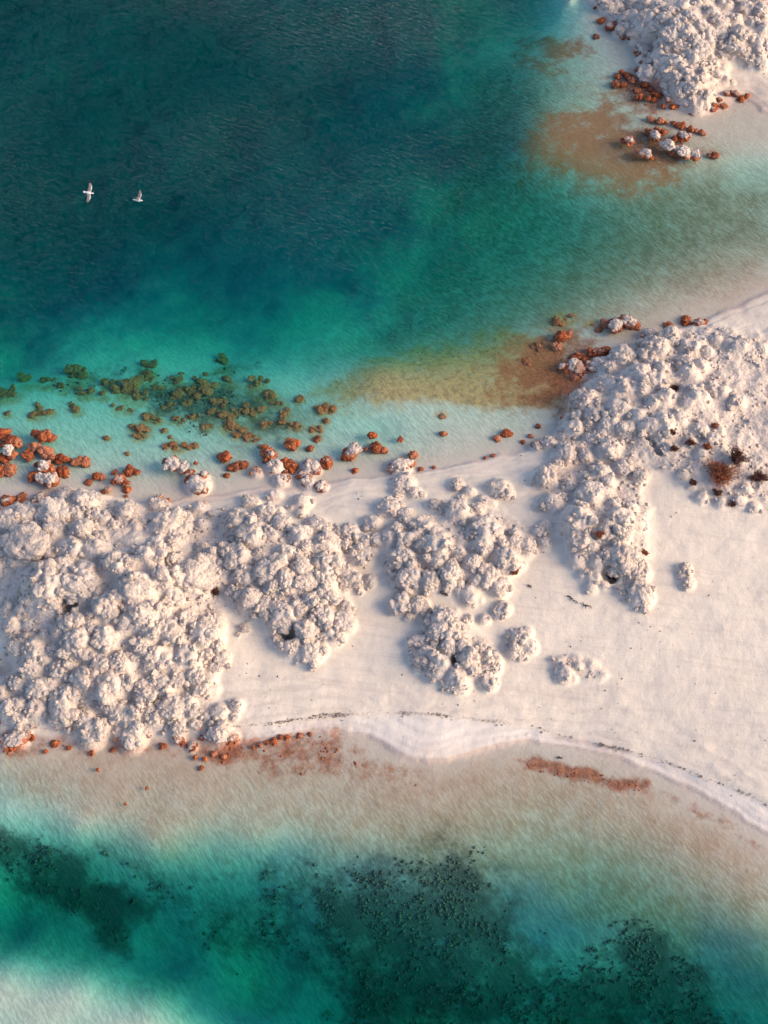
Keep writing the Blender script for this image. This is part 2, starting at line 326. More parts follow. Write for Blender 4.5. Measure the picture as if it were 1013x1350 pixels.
# ------------------------------------------------------------------ rocks, as surveyed in the photograph (px, py, radius px)
OUTCROPS = [
 # --- the large left-hand mass
 ("crumbly tufa knoll where the largest tufa mass meets the turquoise water", [(86,651,14),(114,661,20),(104,675,14),(125,676,12)]),
 ("bluish rounded tufa head behind the rust-orange shore rocks", [(35,678,17)]),
 ("tall double tufa head between the bluish head and the crumbly knoll", [(69,679,20),(72,698,14),(52,690,9)]),
 ("low tufa heads in front of small pale-topped shore rocks", [(8,690,17),(20,702,12),(38,702,9),(-8,700,14)]),
 ("small grey tufa heads on the sand below the two white-capped rocks", [(168,675,16),(138,681,10),(181,690,10),(150,690,7)]),
 ("squat tufa cluster standing by itself in the sand patch of the largest tufa mass", [(221,688,22),(241,691,14),(208,664,12),(232,708,13),(215,704,10)]),
 ("pair of small half-buried tufa lumps on white sand near the swash line", [(262,668,11),(267,691,10),(250,676,5)]),
 ("round tufa head with rust-stained neighbour above the crater mound", [(107,698,16),(124,722,18),(94,721,18),(132,708,9)]),
 ("bulky smooth tufa dome next to the hollow-topped mound", [(37,716,24),(52,706,13),(7,725,18),(22,738,13),(-6,745,16)]),
 ("wide eroded tufa mound with a hollow on its top", [(60,768,30),(80,748,15),(43,790,14),(70,792,14),(50,752,14)]),
 ("knuckled tufa head beside the hollow-topped mound", [(104,768,22),(112,750,13),(96,786,14),(117,781,13),(92,752,10)]),
 ("sun-warmed sandy tufa mound with a pit, crest of the largest tufa mass", [(151,740,19),(181,775,24),(200,728,22),(165,757,13),(215,765,17),(178,741,13)]),
 ("broad sandy tufa heads beside a small dark red bush", [(248,758,25),(275,748,19),(232,740,14),(262,775,15),(229,783,14),(292,762,9)]),
 ("low sandy tufa ridge below the pitted crest", [(141,799,20),(188,809,22),(165,820,14),(174,800,12),(212,808,14)]),
 ("tiny loose tufa lumps on a shaded grey sand pocket", [(13,824,13),(27,802,8),(37,824,7),(10,798,6),(58,836,6),(33,838,5)]),
 ("twin tufa heads on the grey sand pocket of the largest tufa mass", [(44,857,16),(42,880,14),(22,854,12),(69,857,9),(56,868,9)]),
 ("stepped tufa heads in the middle of the largest tufa mass", [(97,820,16),(101,844,20),(138,841,18),(80,832,10),(120,826,11),(117,860,11)]),
 ("long chain of tufa heads running down to the inner cove", [(77,884,13),(107,894,16),(128,897,15),(144,904,20),(134,874,14),(158,874,14),(92,876,11),(152,888,11),(146,922,8)]),
 ("sunlit tufa heads on the eastern flank of the largest tufa mass", [(225,831,18),(198,831,16),(268,834,21),(248,815,14),(285,820,11),(243,842,11)]),
 ("cluster of medium tufa heads on the lower east flank", [(215,864,16),(188,851,14),(248,864,18),(232,878,10),(200,878,11),(270,862,11),(176,866,9)]),
 ("row of small tufa knobs ending at the open sand", [(258,891,13),(265,908,12),(235,894,10),(292,867,10),(283,880,8),(277,893,8)]),
 ("deeply creviced tufa group above the inner cove shore", [(171,901,12),(191,911,15),(215,904,14),(228,931,18),(245,926,14),(205,890,9),(254,938,9)]),
 ("three stout tufa heads in a row just above the cove water", [(200,943,16),(173,943,16),(154,938,14),(186,930,10),(140,930,10)]),
 ("heap of tufa heads above the rust-footed rock in the cove", [(50,908,16),(49,935,15),(64,904,11),(23,902,10),(10,935,13),(23,930,12),(25,949,12),(-4,915,12)]),
 ("upright tufa column with warm cap on the inner shore", [(81,938,18),(89,914,15),(75,920,10)]),
 ("ball-shaped tufa boulder dipping its rusty foot in the cove", [(121,968,17),(111,946,12),(134,959,11),(105,960,9)]),
 ("rounded tufa boulder with cracked top at the cove waterline", [(174,972,18),(158,966,10),(190,963,9)]),
 ("rust-footed tufa rock standing in the cove below the heap", [(25,973,13),(8,980,11),(36,964,7)]),
 ("scatter of small tufa lumps where the mass thins out on the cove sand", [(289,938,12),(312,930,9),(309,945,6),(258,955,8),(235,958,10),(235,974,8),(253,985,7),(272,945,6)]),
 ("low double tufa boulder on the cove beach", [(290,966,15),(306,972,9),(278,970,9)]),
 # --- middle masses
 ("white-topped tufa group with rusty bases on the north shore", [(339,622,9),(362,615,14),(371,632,11),(401,626,9),(411,615,13),(406,637,11),(424,641,8)]),
 ("grey-white tufa boulder beached beside the turquoise shallows", [(260,638,16),(250,625,9),(268,630,9)]),
 ("half-buried tufa pair on the white swash sand", [(398,661,13),(362,652,10),(396,676,8),(385,668,6)]),
 ("blocky tufa head at the north tip of the middle mass", [(314,684,20),(330,662,11),(329,704,19),(300,690,9),(312,704,11)]),
 ("grey tufa heads with a dark crack beside the blocky head", [(351,676,16),(371,689,14),(357,703,10),(343,690,10),(366,672,8)]),
 ("low tufa heads along the top of the middle mass", [(396,704,15),(418,692,14),(434,714,18),(421,721,10),(405,718,9),(446,700,9)]),
 ("pale smooth tufa swelling on the north-east of the middle mass", [(461,701,14),(478,713,13),(475,731,17),(455,718,9),(490,728,8)]),
 ("long tufa ridge on the west side of the middle mass", [(277,738,15),(280,758,15),(310,735,20),(320,757,15),(296,722,10),(339,735,9),(298,752,10),(268,724,9)]),
 ("pair of long smooth tufa ribs in the heart of the middle mass", [(356,750,19),(377,765,15),(398,748,15),(404,766,14),(377,728,13),(390,735,10),(360,771,10)]),
 ("tufa heads on the east shoulder of the middle mass", [(434,743,17),(429,763,16),(431,782,15),(461,763,14),(450,752,9),(488,765,9),(473,777,7)]),
 ("overhanging tufa shelf with a dark underside beside open sand", [(330,791,18),(346,795,12),(307,781,9),(318,785,10)]),
 ("big tufa head beside the dark cavity", [(372,815,19),(364,800,11),(364,842,8),(371,848,8)]),
 ("bunched tufa knobs at the southern foot of the middle mass", [(404,828,14),(394,802,12),(411,791,11),(393,818,8),(409,859,16),(384,851,14),(424,856,9),(396,866,8)]),
 ("long paired tufa ribs on the sunny south-east edge of the middle mass", [(428,812,16),(441,835,13),(453,818,14),(436,826,9),(427,840,8),(455,800,9)]),
 ("small tufa lump with dark fragments on the sand channel", [(322,828,7),(314,836,4)]),
 ("isolated grey tufa rock on the swash sand north of the gully", [(528,615,14),(518,618,7)]),
 ("knobbly tufa rock lying on the swash berm", [(532,635,14),(546,648,9),(526,648,8),(556,652,5)]),
 ("dark grey tufa tuft amid the north berm sand", [(515,667,15),(535,677,10),(505,676,8)]),
 ("small tufa heads strung along the top of the eastern group", [(491,688,12),(515,708,13),(535,711,13),(497,711,9),(524,695,8)]),
 ("low sand-dusted tufa lumps beside the dark grey tuft", [(560,691,12),(537,684,9),(550,701,8),(574,698,7)]),
 ("slender line of tufa knobs on the upper sand slope", [(602,638,9),(618,647,9),(610,655,6)]),
 ("single tufa dome with a cracked face on the upper sand slope", [(604,672,18),(572,665,9),(629,670,9),(586,672,8)]),
 ("scaly tufa patch high on the swash berm", [(658,642,15),(668,650,9),(638,659,10),(648,662,7)]),
 ("west end of the eastern tufa group with warm hollow", [(530,734,17),(545,748,9),(540,761,18),(567,764,14),(517,745,8)]),
 ("broad tufa head in the centre of the eastern group", [(577,717,19),(557,718,10),(577,736,14),(604,728,10),(595,744,9)]),
 ("tufa head with a dark rust hollow on its east side", [(594,758,16),(585,745,9),(607,768,8),(590,774,8)]),
 ("massive tufa heads crowning the eastern group", [(643,697,20),(638,717,16),(624,741,12),(660,712,11),(628,705,10)]),
 ("rust-stained tufa head on the southern rim of the eastern group", [(668,734,19),(644,758,15),(658,771,14),(682,745,8),(630,765,9)]),
 ("tapering tail of tufa knobs pointing to the bush-topped mass", [(678,717,13),(695,721,12),(718,715,10),(711,703,9),(719,692,10),(681,703,8)]),
 ("fading tufa lumps south of the eastern group", [(619,785,13),(606,780,7),(632,790,6)]),
 ("pair of sandy tufa heads leading down to the ring", [(530,795,15),(552,798,13),(540,812,8),(560,810,7)]),
 ("northern arc of the ring-shaped tufa cluster", [(584,815,17),(601,825,9),(577,832,14),(567,822,9),(595,836,10)]),
 ("western arc of the ring-shaped tufa cluster", [(550,845,12),(560,867,16),(577,878,17),(591,852,12),(552,880,8),(545,857,7)]),
 ("eastern arc of the ring-shaped tufa cluster", [(618,868,17),(611,852,12),(648,867,14),(634,854,9),(636,878,8),(655,880,7)]),
 ("southern lip of the ring-shaped tufa cluster", [(604,895,17),(628,886,9),(644,898,12),(590,900,9),(582,892,8)]),
 ("separate round tufa clump just beside the ring", [(685,841,14),(678,857,13),(698,852,11),(695,833,8),(688,864,8)]),
 ("faint half-buried tufa stub north of the round clump", [(663,801,11),(657,811,6)]),
 ("two tiny tufa stubs on sand above the round clump", [(638,816,8),(618,815,6)]),
 ("flat buried tufa crust with a cracked rim on the lower beach", [(745,888,12),(762,878,6),(737,896,6),(755,893,7)]),
 ("lone small grey tufa stack on the wide open beach", [(903,750,9),(907,768,9),(899,760,6)]),
 # --- right-hand mass
 ("cauliflower tufa head at the western corner of the bush-topped mass", [(718,630,14),(708,636,7),(724,618,7)]),
 ("low wide tufa heads by the gully of the bush-topped mass", [(728,661,16),(716,665,9),(752,640,8),(740,655,8)]),
 ("large smooth tufa dome in the gully of the bush-topped mass", [(760,684,22),(742,692,10),(775,697,10)]),
 ("twin tufa domes with a dark slot beside the smooth dome", [(779,651,18),(798,653,11),(811,663,10),(765,664,9)]),
 ("flat sun-warmed tufa slab on the east rim of the southern spur", [(821,682,18),(844,689,10),(805,690,11),(832,668,9)]),
 ("tufa head with a rusty hollow in the southern spur", [(765,712,16),(795,702,12),(818,705,13),(780,720,10)]),
 ("pitted tufa mound forming the belly of the southern spur", [(821,735,19),(805,732,12),(841,751,16),(838,733,10),(810,752,11)]),
 ("broken tufa rubble on the west side of the southern spur", [(788,742,12),(762,738,12),(782,761,12),(769,757,9),(779,774,9),(796,770,7)]),
 ("rounded tufa toe ending the southern spur on the beach", [(844,784,17),(821,779,8),(832,772,8),(856,776,6)]),
 ("tufa heads on the neck of the bush-topped mass", [(792,623,14),(821,616,12),(801,634,12),(844,627,9),(775,628,9)]),
 ("small tufa cobbles at the western foot of the bush-topped mass", [(746,597,14),(723,583,10),(762,587,9),(772,600,10),(735,610,8),(708,588,7)]),
 ("stacked tufa cobbles above the western foot", [(756,564,14),(779,577,11),(775,557,8),(759,547,9),(746,549,8),(741,572,8)]),
 ("creviced tufa heads on the west face of the bush-topped mass", [(815,537,14),(785,544,13),(802,560,14),(825,564,12),(803,590,15),(793,572,9)]),
 ("rust-ringed tufa boulder standing in the brown shallows", [(769,524,17),(758,532,8),(780,532,8)]),
 ("flat shelving tufa ledge above the rust-ringed boulder", [(828,508,16),(805,505,12),(792,508,8),(846,512,11),(815,517,9)]),
 ("smooth grey tufa dome overhanging the brown shallows", [(821,467,18),(834,478,8)]),
 ("long white tufa boulder lying between two rusty rocks", [(792,481,14),(804,482,9),(780,483,9)]),
 ("white-backed tufa boulder with rust skirt at the tip of the shore", [(757,484,14),(745,484,8),(766,488,8)]),
 ("rounded tufa heads at the northern lip of the bush-topped mass", [(867,455,20),(854,466,14),(884,443,14),(858,440,12),(850,454,9)]),
 ("wide tufa heads behind the overhanging dome", [(844,491,19),(864,501,14),(872,484,12),(858,478,10)]),
 ("loose tufa lumps along the northern beach ridge", [(910,455,15),(923,449,10),(946,446,8),(898,448,8),(933,460,8)]),
 ("low tufa ledge half covered by blown sand on the beach ridge", [(976,455,13),(962,452,8),(990,462,9),(1004,457,10)]),
 ("weathered tufa crust beside the brown hollow", [(910,488,14),(878,520,12),(862,526,10),(905,474,10),(925,480,11)]),
 ("jagged tufa ledge on the sandy back of the bush-topped mass", [(923,521,15),(940,510,11),(955,516,10),(973,528,11),(908,530,9)]),
 ("angular tufa blocks above the dark crevice", [(877,557,16),(857,562,15),(897,551,11),(868,575,9),(842,548,11)]),
 ("weathered tufa rubble beside the rust-brown bush", [(923,564,11),(940,578,9),(910,580,8),(880,590,8),(925,598,8),(950,566,7)]),
 ("crumbling tufa rubble below the rust-brown bush", [(900,624,8),(925,655,9),(950,662,8),(975,660,9),(995,668,8),(985,645,8),(912,640,6)]),
 # --- far shore
 ("shaded tufa heads at the far tip touching the lake", [(802,8,9),(793,2,7),(815,6,9),(830,20,12),(820,38,10),(812,20,6)]),
 ("bluish tufa lumps lining the far tip above pale sand", [(836,52,7),(841,38,9),(851,22,13),(854,44,11),(862,33,10),(846,48,6)]),
 ("crowded bluish tufa heads on the far crest", [(880,43,13),(875,22,11),(867,8,10),(885,12,10),(895,30,11),(899,6,10),(850,4,9),(835,2,9)]),
 ("tufa heads in the middle of the far crest", [(906,39,11),(916,50,10),(895,56,9),(906,60,8),(880,62,9),(912,22,11),(925,34,10)]),
 ("broad tufa dome on the slope of the far crest", [(926,65,13),(919,75,12),(938,78,9),(937,56,9),(910,72,8)]),
 ("sun-tinged tufa heads on the sandy side of the far crest", [(937,42,10),(952,46,10),(968,56,12),(955,62,9),(978,44,13),(950,28,11),(970,26,11),(940,16,11)]),
 ("tufa heads above the small far sand cove", [(984,67,10),(999,52,11),(1002,66,9),(1004,80,10),(991,78,8),(1008,40,12),(995,32,11),(1012,62,9)]),
 ("rearmost tufa heads on the far crest", [(925,4,11),(958,6,11),(985,10,12),(1005,14,12),(972,-4,11),(940,-8,11),(1000,-10,12)]),
 ("isolated flat-topped tufa mound above the far spur", [(862,76,13),(849,77,9),(876,78,11),(890,79,11),(900,84,7)]),
 ("smooth tufa brow at the water side of the far spur", [(856,97,13),(872,96,11),(846,92,7),(880,103,8)]),
 ("knobbly tufa heads making the body of the far spur", [(890,101,10),(906,97,10),(895,114,13),(911,112,13),(925,104,9),(884,118,8)]),
 ("rounded tufa end of the far spur above rusty rubble", [(919,138,12),(929,137,10),(934,126,10),(906,130,10),(888,126,10),(917,124,9),(897,133,7)]),
 ("thin scatter of tufa stones east of the far spur", [(929,93,8),(947,96,7),(958,104,6),(940,104,5),(937,90,6),(966,108,4)]),
]

ISLETS = [  # stand in water: label, lobes (px,py,r px, height of top above water m)
 ("long white-backed islet of three tufa heads in the far shallows", [(864,179,10,.7),(880,191,12,.9),(903,201,11,.8),(916,204,9,.6),(891,198,9,.6)]),
 ("small white-capped rock behind the three-headed islet", [(901,179,9,.6),(890,182,6,.35)]),
 ("low white-capped rock with rusty rim in far shallows, beside rusty mats", [(830,186,8,.5),(822,185,5,.25)]),
 ("white-capped rock with bright rust skirt, outermost of the far islets", [(851,202,9,.6),(842,200,6,.4),(859,207,5,.2)]),
 ("ragged line of rusty stones behind the far islets", [(898,164,7,.3),(889,162,5,.25),(911,169,6,.3),(919,172,4,.2),(927,174,5,.25)]),
 ("pair of rusty stones between far spur and islets", [(871,158,7,.35),(859,156,6,.2),(878,161,4,.2)]),
 ("rusty stones touching the head of the three-headed islet", [(856,173,6,.3),(875,173,6,.35),(866,170,5,.2)]),
 ("small flat rust rock lying apart on pale sand near the far islets", [(943,203,7,.2),(936,204,4,.1)]),
 ("grey rock apart in the pale water off the far tip", [(805,34,8,.5),(811,30,5,.3)]),
 ("small brown rock nearest the far tip in pale water", [(793,26,6,.3)]),
 ("flat rust-red rock barely awash off the far tip", [(786,46,6,.08)]),
 ("large rust rock with pink-white crown off the bush-topped mass", [(812,428,12,.7),(828,423,12,.6),(838,428,7,.3),(798,425,7,.1)]),
 ("white-capped rust rock at the north corner of the bush-topped mass", [(923,426,8,.5),(930,424,4,.3)]),
 ("rust rock with pale cap beside the north corner rock", [(904,421,8,.35),(912,427,5,.2)]),
 ("flat disc-like rust rock alone in clear water by the north corner", [(882,429,8,.2)]),
 ("bright orange lumpy rock in the brown shallows, furthest from shore", [(741,441,10,.3),(750,440,6,.2)]),
 ("bright orange rock with wave-washed top in the brown shallows", [(734,455,9,.15)]),
 ("pink-topped rust rock tucked behind the long white boulder", [(790,464,10,.4),(779,463,7,.3),(800,460,6,.3)]),
 ("rusty rubble between the orange rocks and the white boulders", [(765,468,9,.12),(772,474,7,.15),(757,470,6,.1)]),
 ("large dark orange rock with twin humps in turquoise water", [(57,573,12,.35),(48,571,8,.2),(66,576,8,.2)]),
 ("dark orange rock wedged between two larger orange rocks", [(45,587,10,.2)]),
 ("rounded orange rock below the twin-humped rock", [(60,593,11,.25)]),
 ("smooth rust rock touching the rounded orange rock", [(37,598,9,.15)]),
 ("elongated rust rock trailing from the orange group", [(78,603,10,.2),(88,605,6,.15),(68,602,6,.15)]),
 ("elongated orange rock alone in clear green water", [(101,607,9,.25),(112,608,8,.22)]),
 ("huge dark rust rock, largest of the orange group", [(12,579,14,.3),(2,570,10,.25),(22,583,8,.2)]),
 ("white-capped orange rock against the huge dark rust rock", [(10,594,10,.75),(16,600,7,.3),(4,603,8,.2)]),
 ("bright orange rocks in front of the huge dark rust rock", [(9,617,11,.35),(17,615,6,.3),(0,620,8,.3)]),
 ("white-capped rock with orange skirt in the middle of the rust group", [(58,614,11,.65),(67,619,8,.3),(50,612,6,.3)]),
 ("rust rock attached to the side of the white-capped rock", [(81,620,10,.2),(86,625,6,.12)]),
 ("wide white-capped rock with rusty rim, nearest the crumbly knoll", [(65,632,12,.75),(55,632,8,.6),(73,636,7,.5),(44,627,8,.35)]),
 ("small pale-topped rocks by the low tufa heads", [(8,660,9,.45),(17,658,6,.3)]),
 ("small orange rock with rough top beside the low heads", [(28,655,9,.3),(28,663,7,.35)]),
 ("pinkish rock leaning on the bluish rounded head", [(54,656,10,.6),(47,664,8,.5)]),
 ("oval flat rust rock near the crumbly knoll", [(116,635,7,.12)]),
 ("rust rock with two small peaks near the crumbly knoll", [(127,627,7,.3),(135,628,6,.25)]),
 ("low rust rock with pinkish crest in clear shallows", [(170,620,8,.3),(179,621,6,.2)]),
 ("small brown rock beside the pinkish crested rock", [(151,621,5,.06)]),
 ("knobbly orange rock with pale tips at the sand edge", [(158,631,8,.5),(166,636,6,.25),(150,636,5,.4)]),
 ("little white rock at the sand edge joined by orange stones", [(142,646,7,.45),(136,648,4,.3)]),
 ("pale cauliflower rock in the shallows next to the beached boulder", [(228,612,13,.8),(242,617,9,.7),(219,608,7,.4)]),
 ("round orange rock between cauliflower rock and flat two-lobed rock", [(296,600,9,.25)]),
 ("flat two-lobed rust rock in front of the white-topped group", [(318,611,9,.2),(308,614,8,.18)]),
 ("tall orange rock behind the white-topped group", [(355,597,11,.45),(349,590,6,.3)]),
 ("orange rock between the white-topped boulders", [(384,613,11,.35),(376,608,7,.3)]),
 ("bright orange oval rock in green shallows beyond the group", [(384,584,9,.3),(391,583,6,.25)]),
 ("small tan rock barely awash beside the bright oval rock", [(409,589,6,.05)]),
 ("stubby orange rock at the sandy end of the white-topped group", [(431,609,9,.4)]),
 ("pink-crowned rust boulder alone in shallow water", [(463,595,12,.65),(455,600,6,.3)]),
 ("orange rock behind the pink-crowned boulder's neighbour", [(491,573,8,.3)]),
 ("wedge-shaped orange rock beside the pink-crowned boulder", [(496,589,9,.3),(506,592,6,.2)]),
 ("small pinkish rock out on the pale swash shallows", [(545,599,7,.35)]),
 ("little tan stone past the wedge-shaped rock", [(528,578,5,.1)]),
 ("oval orange rock in the shallows near the gully mouth", [(669,570,8,.2)]),
 ("round rust stone beside the oval orange rock", [(656,576,6,.15)]),
]
SMALL_RUST = [(468,619,5),(299,625,5),(483,590,4),(258,609,3),(166,653,3),(167,645,6),(555,617,4),(2,674,4),(650,600,4),(585,570,5),(700,573,4),(690,581,4),(710,560,4),(572,615,3),(640,603,3)]
SOUTH_RUST = [(72,980,6),(121,992,4),(148,988,4),(258,998,4),(282,993,5),(295,997,5),(265,1012,4),(42,973,5),(129,1015,3),(194,1039,3),(215,983,6),(270,1000,4),(343,982,4),(362,976,6),(379,972,4),(395,969,4),(409,967,4),(352,978,4),(370,972,4),(334,985,3),(90,985,4),(166,1060,3),(60,990,3)]
FAR_RUST = [(867,125,7),(880,133,6),(843,127,6),(888,140,6),(854,130,6),(851,112,6),(858,117,5),(815,99,6),(812,109,7),(828,99,6),(833,106,6),(955,140,6),(942,141,6),(958,125,6),(968,125,6),(978,130,6),(840,118,5),(822,110,5),(862,131,5),(948,133,5),(985,127,4),(875,140,4),(820,95,4)]
SUBMERGED = [(53,546,8),(42,548,5),(66,544,5),(10,545,4),(187,567,10),(184,576,6),(174,562,4),(141,578,4),(168,599,3),(231,591,9),(254,589,6),(97,535,6),(101,541,5),
 (305,562,10),(319,569,8),(329,576,7),(336,580,6),(268,515,12),(231,520,10),(168,513,12),(181,523,9),(161,537,8),(289,530,10),(335,544,9),(272,562,6),(198,549,9),(210,554,6),
 (111,517,7),(120,515,5),(235,554,6),(256,549,6),(282,544,7),(222,535,6),(50,534,4),(5,515,11),(14,520,7),(198,498,11),(228,498,10),(101,491,12),(195,481,9),(148,503,6),(168,506,8),(295,474,9),
 (429,539,9),(395,527,5),(390,563,6),(416,567,6),(583,549,5),(746,422,10),(719,465,9),(696,472,9),(136,519,5),(138,504,5),(300,548,8),(318,540,7),(350,520,9),(365,530,8),(340,505,9),(378,545,7),
 (262,500,9),(250,530,6),(350,560,6),(372,557,5),(418,580,5),(300,500,9),(210,512,6),(245,512,7),(60,500,7),(35,497,8),(80,508,5),(430,556,4),(313,575,5),(345,590,4),(217,568,4),(225,577,3),(700,478,7),(712,457,7),(724,480,6),(735,470,7),(780,430,6),(790,436,5)]

# heads give each rock its own footing in the ground
def locate(px, py, zguess):
    x, y = plan(px, py, zguess)
    return float(x), float(y)

# ------------------------------------------------------------------ material helpers
class NT:
    def __init__(s, name):
        s.m = bpy.data.materials.new(name); s.m.use_nodes = True
        s.t = s.m.node_tree; s.t.nodes.clear()
        s.out = s.t.nodes.new("ShaderNodeOutputMaterial")
    def n(s, typ, **kw):
        o = s.t.nodes.new(typ)
        for k, v in kw.items():
            if k == 'ins':
                for a, b in v.items():
                    if isinstance(b, bpy.types.NodeSocket): s.t.links.new(b, o.inputs[a])
                    else: o.inputs[a].default_value = b
            else: setattr(o, k, v)
        return o
    def link(s, a, b): s.t.links.new(a, b)
    def math(s, op, a, b=0.0, c=None, clamp=False):
        o = s.n("ShaderNodeMath", operation=op, use_clamp=clamp, ins={0: a, 1: b})
        if c is not None: s.set(o.inputs[2], c)
        return o.outputs[0]
    def set(s, sock, v):
        if isinstance(v, bpy.types.NodeSocket): s.t.links.new(v, sock)
        else: sock.default_value = v
    def ramp(s, v, a, b, lo=0.0, hi=1.0, smooth=True):
        o = s.n("ShaderNodeMapRange", interpolation_type='SMOOTHSTEP' if smooth else 'LINEAR',
                ins={'Value': v, 'From Min': a, 'From Max': b, 'To Min': lo, 'To Max': hi})
        return o.outputs[0]
    def mix(s, f, a, b):
        o = s.n("ShaderNodeMix", data_type='RGBA')
        s.set(o.inputs[0], f)
        for i, v in ((6, a), (7, b)):
            s.set(o.inputs[i], v if isinstance(v, bpy.types.NodeSocket) else (*v, 1))
        return o.outputs[2]
    def noise(s, vec, scale, detail=4, rough=.55, dist=0.0):
        return s.n("ShaderNodeTexNoise", ins={'Vector': vec, 'Scale': scale, 'Detail': detail, 'Roughness': rough, 'Distortion': dist}).outputs[0]
    def voro(s, vec, scale, feature='F1', rand=1.0):
        return s.n("ShaderNodeTexVoronoi", feature=feature, ins={'Vector': vec, 'Scale': scale, 'Randomness': rand}).outputs[0]
    def attr(s, name):
        return s.n("ShaderNodeAttribute", attribute_name=name).outputs['Fac']
    def pos(s):
        return s.n("ShaderNodeNewGeometry").outputs['Position']
    def finish(s, col, rough, bump=None, strength=1.0, dist=.05, spec=.3):
        b = s.n("ShaderNodeBsdfPrincipled")
        s.set(b.inputs['Base Color'], col); s.set(b.inputs['Roughness'], rough)
        b.inputs['Specular IOR Level'].default_value = spec
        if bump is not None:
            bp = s.n("ShaderNodeBump", ins={'Strength': strength, 'Distance': dist, 'Height': bump})
            s.link(bp.outputs[0], b.inputs['Normal'])
        s.link(b.outputs[0], s.out.inputs[0])
        return s.m

TUFA_A, TUFA_B, TUFA_C = (.62, .525, .44), (.45, .38, .33), (.67, .515, .405)
RUST_A, RUST_B, RUST_C = (.46, .115, .030), (.16, .035, .018), (.62, .27, .10)

def tufa_colour(t, P):
    """pale crust with warm and grey patches and dark specks"""
    n1 = t.noise(P, .9, 3); n2 = t.noise(P, 5.5, 4, .65)
    c = t.mix(t.ramp(n2, .35, .68), TUFA_A, TUFA_B)
    c = t.mix(t.math('MULTIPLY', t.ramp(n1, .50, .72), .65), c, TUFA_C)
    pit_shade = t.math('MULTIPLY', t.ramp(t.voro(P, 6.0), .20, .08), t.ramp(n1, .40, .52))  # darkness of small holes painted on as specks, without depth
    c = t.mix(t.math('MULTIPLY', pit_shade, .75), c, (.10, .085, .085))
    return c

def rust_colour(t, P):
    n = t.noise(P, 4.5, 4, .65)
    c = t.mix(t.ramp(n, .36, .62), RUST_B, RUST_A)
    c = t.mix(t.ramp(n, .58, .72), c, RUST_C)
    rnd = t.n("ShaderNodeObjectInfo").outputs['Random']
    c = t.mix(t.ramp(rnd, .45, 1.0, 0, .75), c, (.24, .085, .045))
    return t.mix(t.ramp(rnd, .40, .0, 0, .55), c, (.52, .25, .145))

def mat_rock(name, top):
    """tufa; algae stain everything below a splash line `top` metres over the water"""
    t = NT(name); P = t.pos()
    z = t.n("ShaderNodeSeparateXYZ", ins={0: P}).outputs[2]
    zz = t.math('ADD', z, t.math('MULTIPLY', t.math('SUBTRACT', t.noise(P, 2.4, 4), .5), .55))
    c = tufa_colour(t, P)
    nz = t.n("ShaderNodeSeparateXYZ", ins={0: t.n("ShaderNodeNewGeometry").outputs['Normal']}).outputs[2]
    dust = t.math('MULTIPLY', t.ramp(nz, .55, .92), t.ramp(t.noise(P, .28, 2), .47, .62))
    c = t.mix(t.math('MULTIPLY', dust, .75), c, (.70, .59, .49))
    c = t.mix(t.ramp(zz, top + .12, top - .10), c, rust_colour(t, P))
    brown = t.mix(t.noise(P, 5, 2), (.62, .17, .06), (.42, .125, .05))
    c = t.mix(t.ramp(zz, -.08, -.5), c, brown)
    b = t.math('ADD', t.math('MULTIPLY', t.voro(P, 5.0), .8), t.math('MULTIPLY', t.noise(P, 10, 3, .7), 1.3))
    return t.finish(c, t.ramp(zz, .05, .35, .45, .9), b, .75, .12, .2)

M_ROCK = mat_rock("tufa_rock", .30)
M_SHORE = mat_rock("tufa_rock_splash_zone", .42)

